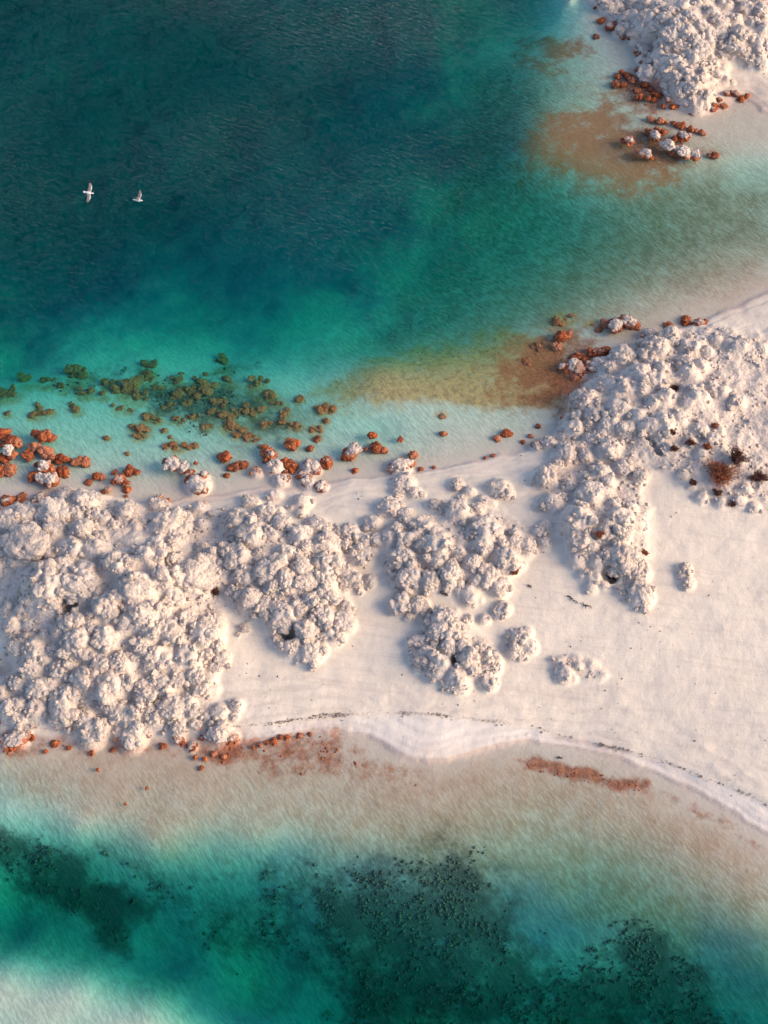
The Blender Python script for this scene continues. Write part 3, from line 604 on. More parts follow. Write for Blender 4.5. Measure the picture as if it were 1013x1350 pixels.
def mat_ground():
    t = NT("lake_ground"); P = t.pos()
    z = t.n("ShaderNodeSeparateXYZ", ins={0: P}).outputs[2]
    sand = t.mix(t.noise(P, .35, 2), (.70, .605, .48), (.74, .66, .545))
    fine = t.noise(P, 9.0, 3, .7)
    sand = t.mix(t.math('MULTIPLY', t.ramp(fine, .46, .72), .45), sand, (.54, .46, .39))
    ms = t.n("ShaderNodeMapping", vector_type='TEXTURE', ins={'Vector': P, 'Rotation': (0, 0, math.radians(-8)), 'Scale': (4.0, .45, 1)})
    sand = t.mix(t.ramp(t.noise(ms.outputs[0], 1.0, 4, .65), .48, .68, 0, .5), sand, (.58, .495, .415))
    marl = t.mix(t.noise(P, .8, 3), (.58, .55, .46), (.66, .63, .53))
    c = t.mix(t.ramp(z, -.05, -.45), sand, marl)
    # sand ripples under water, the waves' light pattern painted in as dark troughs
    mp = t.n("ShaderNodeMapping", vector_type='TEXTURE', ins={'Vector': P, 'Rotation': (0, 0, math.radians(-52)), 'Scale': (.55, .17, 1)})
    rip = t.noise(mp.outputs[0], 1.0, 2, .6)
    grain = t.noise(P, 2.6, 4, .75)
    under = t.ramp(z, -.03, -.15)
    c = t.mix(t.math('MULTIPLY', under, t.ramp(rip, .62, .40, 0, .42)), c, (.38, .35, .28))
    c = t.mix(t.math('MULTIPLY', under, t.ramp(grain, .52, .72, 0, .40)), c, (.40, .34, .26))
    # damp rim at the waterline
    dampn = t.math('ADD', z, t.math('MULTIPLY', t.math('SUBTRACT', t.noise(P, .9, 1), .5), .12))
    damp = t.math('MULTIPLY', t.ramp(dampn, .13, .04), t.ramp(dampn, -.30, -.05))
    c = t.mix(t.math('MULTIPLY', damp, .7), c, (.56, .44, .365))
    c = t.mix(t.math('MULTIPLY', t.attr("bank"), .75), c, (.75, .69, .61))
    c = t.mix(t.math('MULTIPLY', t.attr("tide"), .55), c, (.42, .34, .29))
    specks = t.math('MULTIPLY', t.ramp(t.voro(P, 3.2), .10, .04), t.ramp(t.noise(P, .5, 2), .52, .62))
    c = t.mix(t.math('MULTIPLY', specks, .6), c, (.25, .20, .17))
    cr = t.attr("crust")
    c = t.mix(t.math('MULTIPLY', cr, .85), c, tufa_colour(t, P))
    n = t.math('ADD', t.math('MULTIPLY', t.noise(P, .8, 7, .72), 1.0), 0.0)
    def cover(a, soft=.10):
        v = t.math('ADD', t.math('SUBTRACT', n, 1.0), t.math('ADD', t.math('MULTIPLY', a, .62), .24))
        return t.ramp(v, -soft, soft)
    def gate(a, f): return t.math('MULTIPLY', f, t.ramp(a, .02, .14))
    a = t.attr("film")
    c = t.mix(t.math('MULTIPLY', a, t.math('MULTIPLY', t.ramp(n, .30, .66, .55, 1.0), t.ramp(rip, .40, .62, 1.0, .78))), c, (.42, .265, .175))
    a = t.attr("olive")
    c = t.mix(t.math('MULTIPLY', a, t.math('MULTIPLY', t.ramp(n, .30, .66, .6, 1.0), t.ramp(rip, .38, .64, 1.0, .7))), c, (.19, .145, .08))
    a = t.attr("ochre")
    c = t.mix(t.math('MULTIPLY', gate(a, cover(a, .26)), .85), c, t.mix(t.ramp(grain, .4, .65), (.60, .31, .10), (.36, .17, .06)))
    a = t.attr("rust")
    rc = t.mix(t.ramp(z, -.15, -.5), rust_colour(t, P), t.mix(n, (.62, .17, .065), (.46, .125, .05)))
    c = t.mix(t.math('MULTIPLY', gate(a, cover(a, .15)), .85), c, rc)
    a = t.attr("silt_shade")
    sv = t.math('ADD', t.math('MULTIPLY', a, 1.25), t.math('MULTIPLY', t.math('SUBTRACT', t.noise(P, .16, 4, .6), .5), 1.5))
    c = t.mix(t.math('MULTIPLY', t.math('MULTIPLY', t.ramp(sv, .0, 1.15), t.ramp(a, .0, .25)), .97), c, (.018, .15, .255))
    a = t.attr("weed")
    c = t.mix(t.math('MULTIPLY', gate(a, cover(a, .20)), .86), c, t.mix(fine, (.03, .04, .045), (.10, .085, .065)))
    a = t.attr("wrack")
    c = t.mix(t.ramp(t.math('MULTIPLY', a, fine), .18, .42), c, (.16, .12, .10))
    b = t.math('ADD', t.noise(P, 3.0, 5, .65), t.math('MULTIPLY', under, rip))
    b = t.math('ADD', b, t.math('MULTIPLY', cr, t.voro(P, 5.0)))
    return t.finish(c, t.math('SUBTRACT', .92, t.math('MULTIPLY', damp, .35)), b, .55, .07, .2)

M_GROUND = mat_ground()

def mat_plain(name, a, b, scale=6.0, rough=.8):
    t = NT(name); P = t.pos()
    return t.finish(t.mix(t.ramp(t.noise(P, scale, 4, .65), .35, .65), a, b), rough, t.noise(P, scale * 2, 3), .5, .03, .25)

# ------------------------------------------------------------------ mesh helpers
def raw_mesh(name, V, Fq, quad=True):
    me = bpy.data.meshes.new(name)
    V = np.ascontiguousarray(V, dtype=np.float32); Fq = np.ascontiguousarray(Fq, dtype=np.int32)
    k = Fq.shape[1]
    me.vertices.add(len(V)); me.vertices.foreach_set("co", V.ravel())
    me.loops.add(Fq.size); me.loops.foreach_set("vertex_index", Fq.ravel())
    me.polygons.add(len(Fq))
    me.polygons.foreach_set("loop_start", np.arange(0, Fq.size, k, dtype=np.int32))
    me.polygons.foreach_set("use_smooth", np.ones(len(Fq), bool))
    me.update(calc_edges=True)
    return me

def link(name, me, mat=None, parent=None, loc=None):
    o = bpy.data.objects.new(name, me)
    COL.objects.link(o)
    if mat is not None and me is not None and not me.materials: me.materials.append(mat)
    if parent is not None: o.parent = parent
    if loc is not None: o.location = loc
    return o

def tag(o, label, cat, group=None, kind=None):
    if label: o["label"] = label
    if cat: o["category"] = cat
    if group: o["group"] = group
    if kind: o["kind"] = kind
    return o

# ------------------------------------------------------------------ the ground sheet
def axis(lo, hi, step, far):
    core = np.arange(lo, hi + 1e-6, step)
    k = [step * 1.5]
    while sum(k) < far: k.append(k[-1] * 1.35)
    ext = np.cumsum(k)
    return np.concatenate([lo - ext[::-1], core, hi + ext])

GX = axis(-40, 40, .125, 2500); GY = axis(11, 106, .125, 2500)
XX, YY = np.meshgrid(GX, GY)
cx, cy = np.clip(XX.ravel(), -300, 300), np.clip(YY.ravel(), -150, 500)
H, COV, DSH = fields(cx, cy)
H2 = H.reshape(XX.shape)
CR2 = COV["crust"].reshape(XX.shape)
nx, ny = len(GX), len(GY)

def sample(A, x, y):
    i = int(np.clip(np.searchsorted(GX, x) - 1, 0, nx - 2)); j = int(np.clip(np.searchsorted(GY, y) - 1, 0, ny - 2))
    u = (x - GX[i]) / (GX[i + 1] - GX[i]); v = (y - GY[j]) / (GY[j + 1] - GY[j])
    return float((A[j, i] * (1 - u) + A[j, i + 1] * u) * (1 - v) + (A[j + 1, i] * (1 - u) + A[j + 1, i + 1] * u) * v)

def gz(x, y): return sample(H2, x, y)

def land_spot(px, py, lift):
    """walk along the sight line to the ground"""
    z = .5
    for _ in range(4):
        x, y = locate(px, py, z); z = gz(x, y) + lift
    return x, y, z

# footing of every surveyed tufa head, then the hump of cemented crust it grows from
SPOTS = []
for label, heads in OUTCROPS:
    pts = []
    for (px, py, r) in heads:
        x, y, z = land_spot(px, py, .2)
        R = r / ppm(x, y)
        x, y, z = land_spot(px, py, .35 * R)
        pts.append((x, y, gz(x, y), R))
    SPOTS.append(pts)
HUMP = np.zeros(XX.shape)
for pts in SPOTS:
    for (x, y, g, R) in pts:
        w = 1.42 * R
        i0, i1 = np.searchsorted(GX, [x - w, x + w]); j0, j1 = np.searchsorted(GY, [y - w, y + w])
        q = np.hypot(XX[j0:j1, i0:i1] - x, YY[j0:j1, i0:i1] - y) / w
        HUMP[j0:j1, i0:i1] = np.maximum(HUMP[j0:j1, i0:i1], .72 * R * sstep(1, .3, q))
for (px, py, r, dz) in ((379, 834, 8, .9), (603, 868, 6, .8), (92, 795, 8, .8), (152, 738, 7, .5), (72, 757, 8, .4), (805, 757, 8, .5), (808, 765, 5, .4), (609, 766, 5, .4), (3, 876, 12, .5), (890, 508, 7, .5), (870, 590, 6, .5), (862, 582, 5, .4), (855, 574, 4, .4)):
    x, y, z = land_spot(px, py, .1)
    w = 1.7 * r / 20
    q = np.hypot(XX - x, YY - y) / w
    H2 = H2 - dz * sstep(1, .3, q); HUMP = HUMP * sstep(.3, 1.1, q)
rough = (1 - worley(XX, YY, .42)) * .5 + (1 - worley(XX + 3, YY, .8)) * .7
H2 = H2 + HUMP * (.55 + .65 * rough)
OC2 = COV["ochre"].reshape(XX.shape)
for (px, py, r) in SUBMERGED:
    x, y = locate(px, py, -.5)
    w = 2.6 * r / ppm(x, y)
    i0, i1 = np.searchsorted(GX, [x - w, x + w]); j0, j1 = np.searchsorted(GY, [y - w, y + w])
    q = np.hypot((XX[j0:j1, i0:i1] - x) / 1.2, YY[j0:j1, i0:i1] - y) / w
    OC2[j0:j1, i0:i1] = np.maximum(OC2[j0:j1, i0:i1], .62 * sstep(1, .2, q))
COV["ochre"] = OC2.ravel()
COV["crust"] = np.clip(CR2 + sstep(.03, .16, HUMP), 0, 1).ravel()
idx = np.arange(nx * ny).reshape(ny, nx)
quads = np.stack([idx[:-1, :-1], idx[:-1, 1:], idx[1:, 1:], idx[1:, :-1]], -1).reshape(-1, 4)
gm = raw_mesh("ground", np.stack([XX.ravel(), YY.ravel(), H2.ravel()], 1), quads)
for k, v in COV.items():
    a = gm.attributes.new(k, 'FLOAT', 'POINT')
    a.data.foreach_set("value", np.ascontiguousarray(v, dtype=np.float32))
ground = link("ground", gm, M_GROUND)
ground["kind"] = "structure"

# ------------------------------------------------------------------ the lake
def mat_water():
    t = NT("lake_water"); P = t.pos()
    def wave(rot, sx, sy, detail, rough, dist):
        mp = t.n("ShaderNodeMapping", vector_type='TEXTURE', ins={'Vector': P, 'Rotation': (0, 0, math.radians(rot)), 'Scale': (sx, sy, 1)})
        return t.noise(mp.outputs[0], 1.0, detail, rough, dist)
    a = wave(-38, .34, .11, 1, .55, 0)          # wind ripples
    b = wave(-25, .9, .28, 1, .5, 0)
    c = wave(28, 5.0, 1.3, 1, .5, 0)            # low swell
    wind = t.ramp(t.noise(P, .05, 1), .30, .66, .55, 1.15)
    h = t.math('ADD', t.math('MULTIPLY', a, .10), t.math('MULTIPLY', b, .085))
    h = t.math('ADD', t.math('MULTIPLY', h, wind), t.math('MULTIPLY', c, .07))
    bp = t.n("ShaderNodeBump", ins={'Strength': 1.0, 'Distance': 1.0, 'Height': h})
    inc = t.n("ShaderNodeNewGeometry").outputs['Incoming']
    dt = t.n("ShaderNodeVectorMath", operation='DOT_PRODUCT', ins={0: inc, 1: bp.outputs[0]}).outputs['Value']
    g = t.math('SUBTRACT', 1.0, t.math('ABSOLUTE', dt), clamp=True)          # Schlick reflectance, the same from both sides
    fr = t.math('MULTIPLY', .55, t.math('ADD', .02, t.math('MULTIPLY', .98, t.math('POWER', g, 5.0))))
    tr = t.n("ShaderNodeBsdfTransparent")
    gl = t.n("ShaderNodeBsdfGlossy", ins={'Color': (1, 1, 1, 1), 'Roughness': .04, 'Normal': bp.outputs[0]})
    mx = t.n("ShaderNodeMixShader", ins={0: fr, 1: tr.outputs[0], 2: gl.outputs[0]})
    t.link(mx.outputs[0], t.out.inputs['Surface'])
    k = (.50, .066, .094); dn = .7
    ab = t.n("ShaderNodeVolumeAbsorption", ins={'Color': (1 - k[0] / dn, 1 - k[1] / dn, 1 - k[2] / dn, 1), 'Density': dn})
    t.link(ab.outputs[0], t.out.inputs['Volume'])
    return t.m

bm = bmesh.new()
bmesh.ops.create_cube(bm, size=1.0)
bmesh.ops.scale(bm, vec=(4800, 4800, 14), verts=bm.verts)
bmesh.ops.translate(bm, vec=(0, 58, -7), verts=bm.verts)
wm = bpy.data.meshes.new("lake_water"); bm.to_mesh(wm); bm.free()
water = link("lake_water", wm, mat_water())
water["kind"] = "structure"

# ------------------------------------------------------------------ tufa heads: star-shaped unions of many knobs
def ico(sub):
    bm = bmesh.new(); bmesh.ops.create_icosphere(bm, subdivisions=sub, radius=1.0)
    bm.verts.ensure_lookup_table()
    V = np.array([v.co[:] for v in bm.verts]); F = np.array([[v.index for v in f.verts] for f in bm.faces])
    bm.free(); return V, F
ICO5 = ico(5); ICO4 = ico(4); ICO2 = ico(2)

def spread(n, r, jit):
    i = np.arange(n) + .5
    ph = np.arccos(1 - 2 * i / n); th = np.pi * (1 + 5 ** .5) * i
    d = np.stack([np.cos(th) * np.sin(ph), np.sin(th) * np.sin(ph), np.cos(ph)], 1) + r.normal(0, jit, (n, 3))
    return d / np.linalg.norm(d, axis=1)[:, None]

def union(dirs, centre, rad):
    """outermost hit of rays from the middle with a set of balls"""
    dot = dirs @ centre.T
    disc = dot ** 2 - (centre ** 2).sum(1) + rad ** 2
    t = np.where(disc > 0, dot + np.sqrt(np.maximum(disc, 0)), 0)
    return t.max(1)

def make_head(seed, base, stretch=1.0, n1=16, n2=85, n3=330):
    r = np.random.default_rng(seed)
    V, F = base
    c1 = spread(n1, r, .25) * r.uniform(.46, .70, (n1, 1)); r1 = r.uniform(.26, .44, n1)
    c1[:, 0] *= stretch
    c1 = np.concatenate([c1, [[0, 0, 0]]]); r1 = np.append(r1, .66)
    R = union(V, c1, r1)
    for n, lo, hi, sink in ((n2, .13, .22, .085), (n3, .05, .085, .03)):
        d = spread(n, r, .10)
        nearest = np.argmax(V @ d.T, axis=0)
        c = d * (R[nearest] - sink * r.uniform(.5, 1.3, n))[:, None]
        R = np.maximum(R, union(V, c, r.uniform(lo, hi, n)))
    P = V * R[:, None]
    P[:, 2] *= .90
    P /= np.percentile(np.linalg.norm(P[:, :2], axis=1), 97)
    return raw_mesh("tufa_head", P, F)

HEADS = [make_head(100 + i, ICO5, [1, 1, 1.25, 1, 1.45, 1.1][i % 6], 13 + i % 8) for i in range(12)]
KNOBS = [make_head(300 + i, ICO4, 1.0, 6 + i % 3, 44, 110) for i in range(8)]
def with_mat(lst, m, nm):
    out = []
    for me in lst:
        c = me.copy(); c.name = nm; c.materials.append(m); out.append(c)
    return out
HEADS_S = with_mat(HEADS, M_SHORE, "splash_head"); KNOBS_S = with_mat(KNOBS, M_SHORE, "splash_knob")
for me in HEADS + KNOBS: me.materials.append(M_ROCK)

def put(name, me, x, y, z, R, sq=1.0, parent=None, org=(0, 0, 0)):
    o = link(name, me, None, parent)
    o.location = (x - org[0], y - org[1], z - org[2])
    o.rotation_euler = (random.uniform(-.25, .25), random.uniform(-.25, .25), random.uniform(0, 6.283))
    o.scale = (R * random.uniform(.85, 1.22), R * random.uniform(.85, 1.05), R * sq)
    return o

for (label, heads), pts in zip(OUTCROPS, SPOTS):
    ox, oy = np.mean([p[0] for p in pts]), np.mean([p[1] for p in pts]); oz = gz(ox, oy)
    root = link("tufa_outcrop", None, loc=(ox, oy, oz))
    tag(root, label, "rock", "tufa outcrops along the lake shore")
    low = any(w in label for w in ("buried", "flat", "faint", "fading", "dusted", "ledge", "crust", "thin scatter", "weathered", "jagged", "rubble", "angular", "slab", "loose", "scaly"))
    for (x, y, g, R) in pts:
        R *= 1.06 * random.uniform(.86, 1.18)
        big = R > .42
        put("tufa_head", random.choice(HEADS if big else KNOBS), x, y, g + R * (-.02 if low else .26), R, random.uniform(.55, .74) * (.7 if low else 1), root, (ox, oy, oz))
        if R > .38:
            for k in range(random.randint(1, 2)):
                a = random.uniform(0, 6.283); d = R * random.uniform(.85, 1.15); r2 = R * random.uniform(.26, .46)
                kx, ky = x + d * math.cos(a), y + d * math.sin(a)
                put("tufa_knob", random.choice(KNOBS), kx, ky, gz(kx, ky) + r2 * .25, r2, .9, root, (ox, oy, oz))

for label, heads in ISLETS:
    pts = []
    for (px, py, r, top) in heads:
        x, y = locate(px, py, top * .5)
        pts.append((x, y, r / ppm(x, y) * 1.05, top))
    ox, oy = np.mean([p[0] for p in pts]), np.mean([p[1] for p in pts]); oz = gz(ox, oy)
    solo = len(pts) == 1
    if not solo:
        root = link("shore_rock", None, loc=(ox, oy, oz)); tag(root, label, "rock", "rocks standing in the shallows")
    for (x, y, R, top) in pts:
        sq = random.uniform(.6, .8)
        o = put("shore_rock" if solo else "rock_lobe", random.choice(HEADS_S if R > .42 else KNOBS_S), x, y, top - R * sq * .86, R, sq,
                None if solo else root, (0, 0, 0) if solo else (ox, oy, oz))
        if solo: tag(o, label, "rock", "rocks standing in the shallows")

def south_label(px, py):
    if px > 330: return "small rust-orange stone in the row edging the cove beach"
    return "small rust-orange stone in the cove below the ball-shaped boulders" if px < 225 else "small rust-orange stone in the cove by the low double boulder"
def far_label(px, py):
    if px > 935: return "rust-orange stone in the rubble at the sandy end of the far spur"
    return "rust-orange stone in the outlying red patch off the far spur" if px < 845 else "rust-orange stone in the rubble fringe along the far spur"
for lst, label, group, top in (
    (SMALL_RUST, lambda px, py: "small rust-orange stone awash along the pale north swash line", "small stones along the north swash line", .12),
    (SOUTH_RUST, south_label, "small stones along the inner cove", .16),
    (FAR_RUST, far_label, "rubble stones round the far spur", .3)):
    for (px, py, r) in lst:
        x, y = locate(px, py, .1); R = r / ppm(x, y) * 1.05
        g = gz(x, y)
        z = max(g + .25 * R, top * random.uniform(.6, 1.4) - R * .7)
        tag(put("rust_stone", random.choice(KNOBS_S), x, y, z, R, .8), label(px, py), "stone", group)
def sunken_label(px, py, r):
    size = "large" if r >= 8 else "small"
    if px > 680: return size + " sunken brown rock off the rust rocks of the bush-topped mass"
    if px < 130: return size + " sunken brown rock beyond the orange rock group"
    if 240 <= px <= 425 and 495 <= py <= 582: return size + " sunken brown rock on the weedy olive shoal"
    return size + " sunken brown rock in the clear turquoise shallows"
for (px, py, r) in SUBMERGED:
    x, y = locate(px, py, -.8); g = gz(x, y)
    x, y = locate(px, py, g); g = gz(x, y); R = r / ppm(x, y, g) * 1.05
    top = -np.clip(.04 + (598 - py) / 110 * .16, .04, .3)
    if py > 700 or px > 680: top = -.12
    sq = random.uniform(.35, .5); top = min(top, g + R * .75)
    z = top - sq * R * .9
    lab = sunken_label(px, py, r)
    if r < 6:
        tag(put("sunken_rock", random.choice(KNOBS_S), x, y, z, R * 1.2, sq), lab, "rock", "sunken rocks in the green shallows")
        continue
    root = tag(link("sunken_rock", None, loc=(x, y, g)), lab, "rock", "sunken rocks in the green shallows")
    a0 = random.uniform(0, 6.283)
    for k in range(random.randint(4, 6)):
        a = a0 + k * 1.3 + random.uniform(-.4, .4); d = R * random.uniform(.35, 1.25) * (k > 0); q = R * random.uniform(.35, .75)
        put("rock_lobe", random.choice(HEADS_S if q > .42 else KNOBS_S), x + d * math.cos(a) * 1.3, y + d * math.sin(a) * .8, z - random.uniform(0, .35) * R, q, sq * random.uniform(.6, 1.0), root, (x, y, g))

# ------------------------------------------------------------------ dry shrubs
M_STEM = mat_plain("dry_stem", (.20, .085, .045), (.11, .05, .035), 20)
M_LEAF = mat_plain("rust_leaf", (.36, .115, .045), (.22, .07, .035), 9)
M_DARK = mat_plain("dark_leaf", (.075, .035, .030), (.15, .055, .035), 9)

def tube(V, F, pts, r0, r1, n=4):
    base = len(V); m = len(pts)
    for i, p in enumerate(pts):
        d = (pts[min(i + 1, m - 1)] - pts[max(i - 1, 0)]).normalized()
        u = d.orthogonal().normalized(); w = d.cross(u)
        r = r0 + (r1 - r0) * i / (m - 1)
        for k in range(n):
            a = 2 * math.pi * k / n
            V.append(p + u * (r * math.cos(a)) + w * (r * math.sin(a)))
    for i in range(m - 1):
        for k in range(n):
            F.append((base + i * n + k, base + i * n + (k + 1) % n, base + (i + 1) * n + (k + 1) % n, base + (i + 1) * n + k))

def shrub(px, py, rx, ry, h, stems, leafmat, label, seed):
    rd = random.Random(seed)
    x, y, z = land_spot(px, py, h * .3)
    g = gz(x, y)
    root = link("dry_shrub", None, loc=(x, y, g))
    tag(root, label, "shrub", "dry shrubs on the tufa")
    V, F, LV, LF = [], [], [], []
    for i in range(stems):
        a = rd.uniform(0, 6.283); q = math.sqrt(rd.random())
        b = Vector((.35 * rx * q * math.cos(a), .35 * ry * q * math.sin(a), -.05))
        L = rd.uniform(.7, 1.1) * (1 + .28 * math.sin(3 * a + seed) + .18 * math.sin(5 * a + 2 * seed))
        tip = Vector((rx * L * q * math.cos(a) + rd.gauss(0, .12) * rx, ry * L * q * math.sin(a) + rd.gauss(0, .12) * ry, h * L * (1.05 - .55 * q * q)))
        mid = (b + tip) / 2 + Vector((rd.gauss(0, .06), rd.gauss(0, .06), h * .14))
        pts = [b.lerp(mid, t * 2) if t < .5 else mid.lerp(tip, t * 2 - 1) for t in (0, .25, .5, .75, 1)]
        tube(V, F, pts, .014, .005, 3)
        for k in range(16):
            t = rd.uniform(.3, 1.05); p = b.lerp(mid, t * 2) if t < .5 else mid.lerp(tip, t * 2 - 1)
            d = Vector((rd.gauss(0, 1), rd.gauss(0, 1), rd.uniform(.1, 1.3))).normalized()
            s = rd.uniform(.05, .13); w = d.orthogonal().normalized() * s * .17
            p = p + Vector((rd.gauss(0, .03), rd.gauss(0, .03), rd.gauss(0, .03)))
            n = len(LV); LV += [p - w, p + w, p + d * s + w * .3, p + d * s - w * .3]; LF.append((n, n + 1, n + 2, n + 3))
    me = bpy.data.meshes.new("stems"); me.from_pydata([v[:] for v in V], [], F); link("stems", me, M_STEM, root)
    me = bpy.data.meshes.new("foliage"); me.from_pydata([v[:] for v in LV], [], LF); link("foliage", me, leafmat, root)

shrub(950, 626, 1.15, 1.25, .75, 230, M_LEAF, "large rust-brown bush spreading over tufa rubble", 1)
shrub(972, 604, .55, .75, .8, 150, M_DARK, "tall near-black bush just behind the large rust-brown bush", 2)
shrub(1001, 630, .75, .35, .45, 110, M_DARK, "low dark brown bush on the crest past the large rust-brown bush", 3)
for i, (px, py, r, m, lab) in enumerate((
    (890, 508, .36, M_DARK, "brown dry tuft sunk in a round tufa hollow"),
    (886, 570, .26, M_DARK, "small purplish dry tuft by angular tufa blocks"),
    (910, 584, .36, M_DARK, "dark dry tuft on the ledge facing the large bush"),
    (889, 592, .30, M_DARK, "dark dry tuft growing from the long crevice"),
    (932, 589, .34, M_LEAF, "thin sprawling dry tuft behind the large rust-brown bush"),
    (942, 562, .26, M_LEAF, "reddish dry tuft along a sandy ledge rim"),
    (946, 650, .30, M_DARK, "ragged dark tuft at the foot of the large rust-brown bush"),
    (966, 664, .28, M_DARK, "dark tuft in the rubble edge facing the open beach"),
    (913, 637, .24, M_DARK, "tiny dark tuft west of the large rust-brown bush"),
    (284, 781, .28, M_DARK, "dark red little bush among sandy tufa heads"),
    (806, 764, .34, M_DARK, "dark red tuft in the hollow of the southern spur"),
    (790, 706, .30, M_LEAF, "rust-coloured dry tuft wedged behind the large smooth dome"),
    (679, 752, .26, M_LEAF, "rust-coloured dry tuft against the rust-stained tufa head"),
    (609, 767, .22, M_DARK, "dark dry tuft between two heads of the eastern group"),
    (850, 730, .20, M_LEAF, "reddish tuft on the sunny rim of the southern spur"))):
    shrub(px, py, r, r * .8, .28, 40, m, lab, 20 + i)

# ------------------------------------------------------------------ driftwood
M_WOOD = mat_plain("driftwood", (.10, .075, .06), (.055, .045, .04), 14)
for i, (ax, ay, bx, by, lab) in enumerate((
    (749, 785, 763, 795, "crooked dark driftwood stick on the sand beside the southern spur"),
    (768, 796, 781, 801, "short driftwood stick lying past the crooked stick"),
    (583, 780, 591, 783, "stubby black driftwood chunk on sand below the eastern group"),
    (696, 772, 701, 774, "small dark driftwood splinter near the rust-stained head"),
    (735, 1000, 742, 998, "dark driftwood piece on the inner cove waterline"))):
    p0 = land_spot(ax, ay, .03); p1 = land_spot(bx, by, .03)
    a, b = Vector(p0), Vector(p1)
    rd = random.Random(i); side = (b - a).cross(Vector((0, 0, 1))).normalized()
    pts = [a.lerp(b, t) + side * rd.uniform(-.09, .09) + Vector((0, 0, rd.uniform(0, .05))) for t in (0, .2, .4, .6, .8, 1)]
    V, F = [], []
    thick = .12 if "chunk" in lab else .05
    tube(V, F, pts, thick, thick * .5, 6)
    if "crooked" in lab:
        tube(V, F, [pts[2], pts[2] + side * .2 + Vector((0, 0, .08)), pts[2] + side * .38 + Vector((.06, 0, .1))], .035, .012, 5)
    o0 = Vector((a.x, a.y, gz(a.x, a.y)))
    me = bpy.data.meshes.new("driftwood_stick"); me.from_pydata([(v - o0)[:] for v in V], [], F)
    tag(link("driftwood_stick", me, M_WOOD, loc=o0), lab, "driftwood", "driftwood on the beach")

# ------------------------------------------------------------------ gulls
def mat_gull():
    t = NT("gull_plumage")
    ob = t.n("ShaderNodeTexCoord").outputs['Object']
    xyz = t.n("ShaderNodeSeparateXYZ", ins={0: ob}).outputs
    span = t.math('ABSOLUTE', xyz[1])
    white, mantle, black = (.72, .70, .67), (.24, .19, .17), (.03, .025, .025)
    wing = t.math('MULTIPLY', t.ramp(span, .05, .09), t.ramp(xyz[0], -.10, -.02))     # coverts
    wing = t.math('MULTIPLY', wing, t.ramp(xyz[0], .17, .11))
    c = t.mix(wing, white, mantle)
    c = t.mix(t.ramp(span, .52, .58), c, black)
    return t.finish(c, .7, t.noise(ob, 60, 2), .3, .004)
M_GULL = mat_gull()
M_BEAK = mat_plain("gull_beak", (.55, .30, .04), (.45, .22, .03), 30, .5)

def gull_mesh(lift=0.0):
    V, F = [], []
    def loft(secs):
        base = len(V); n = len(secs[0])
        for s_ in secs: V.extend(s_)
        for i in range(len(secs) - 1):
            for k in range(n):
                F.append((base + i * n + k, base + i * n + (k + 1) % n, base + (i + 1) * n + (k + 1) % n, base + (i + 1) * n + k))
        F.append(tuple(base + k for k in range(n - 1, -1, -1)))
        F.append(tuple(base + (len(secs) - 1) * n + k for k in range(n)))
    prof = [(-.34, .012, .004, .02), (-.26, .075, .010, .015), (-.20, .045, .022, .01), (-.12, .055, .05, 0), (0, .075, .068, -.01), (.10, .072, .066, -.01), (.17, .05, .05, .005),
            (.215, .044, .044, .015), (.25, .044, .044, .02), (.285, .028, .028, .015), (.305, .012, .012, .008)]
    loft([[(x, w * math.cos(a), h * math.sin(a) + z) for a in np.linspace(0, 2 * math.pi, 13)[:-1]] for x, w, h, z in prof])
    for sd in (1, -1):
        secs = []
        for y, xl, xt, z, th in ((.02, .13, -.08, .02, .022), (.12, .155, -.07, .045, .018), (.26, .185, -.035, .075, .015), (.36, .175, -.03, .075, .013), (.50, .12, -.045, .06, .011), (.60, .065, -.05, .045, .010), (.69, -.005, -.055, .03, .009)):
            c, hl = (xl + xt) / 2, (xl - xt) / 2
            cl, sl = math.cos(lift), math.sin(lift)
            ring = [(c + hl * math.cos(a), sd * (y * cl - .6 * z * sl), z + y * sl + th * math.sin(a)) for a in np.linspace(0, 2 * math.pi, 11)[:-1]]
            secs.append(ring)
        loft(secs if sd < 0 else [r[::-1] for r in secs])
    me = bpy.data.meshes.new("gull"); me.from_pydata(V, [], F)
    o = bpy.data.objects.new("tmp", me); COL.objects.link(o)
    md = o.modifiers.new("r", 'REMESH'); md.mode = 'VOXEL'; md.voxel_size = .0075; md.use_smooth_shade = True
    dg = bpy.context.evaluated_depsgraph_get()
    res = bpy.data.meshes.new_from_object(o.evaluated_get(dg))
    bpy.data.objects.remove(o)
    res.name = "gull_body"
    return res
GLIDE, BANK = gull_mesh(), gull_mesh(math.radians(35))
for g_ in (GLIDE, BANK): g_.materials.clear(); g_.materials.append(M_GULL)
V, F = [], []
tube(V, F, [Vector((.295, 0, .010)), Vector((.325, 0, .007)), Vector((.345, 0, -.004))], .012, .003, 6)
bmesh_beak = bpy.data.meshes.new("beak"); bmesh_beak.from_pydata([v[:] for v in V], [], F)
for px, py, z, gmesh, rot, lab in ((117, 254, 17, GLIDE, (34, 4, -8), "white gull gliding with both wings spread over the deep water"),
                            (182, 264, 15, BANK, (-20, -4, -12), "banking gull showing one dark-tipped wing over the deep water")):
    x, y = plan(px, py, z)
    root = link("gull", None, loc=(float(x), float(y), z))
    root.rotation_euler = tuple(math.radians(a) for a in rot)
    tag(root, lab, "bird", "gulls flying over the lake")
    link("body", gmesh, None, root); link("beak", bmesh_beak, M_BEAK, root)

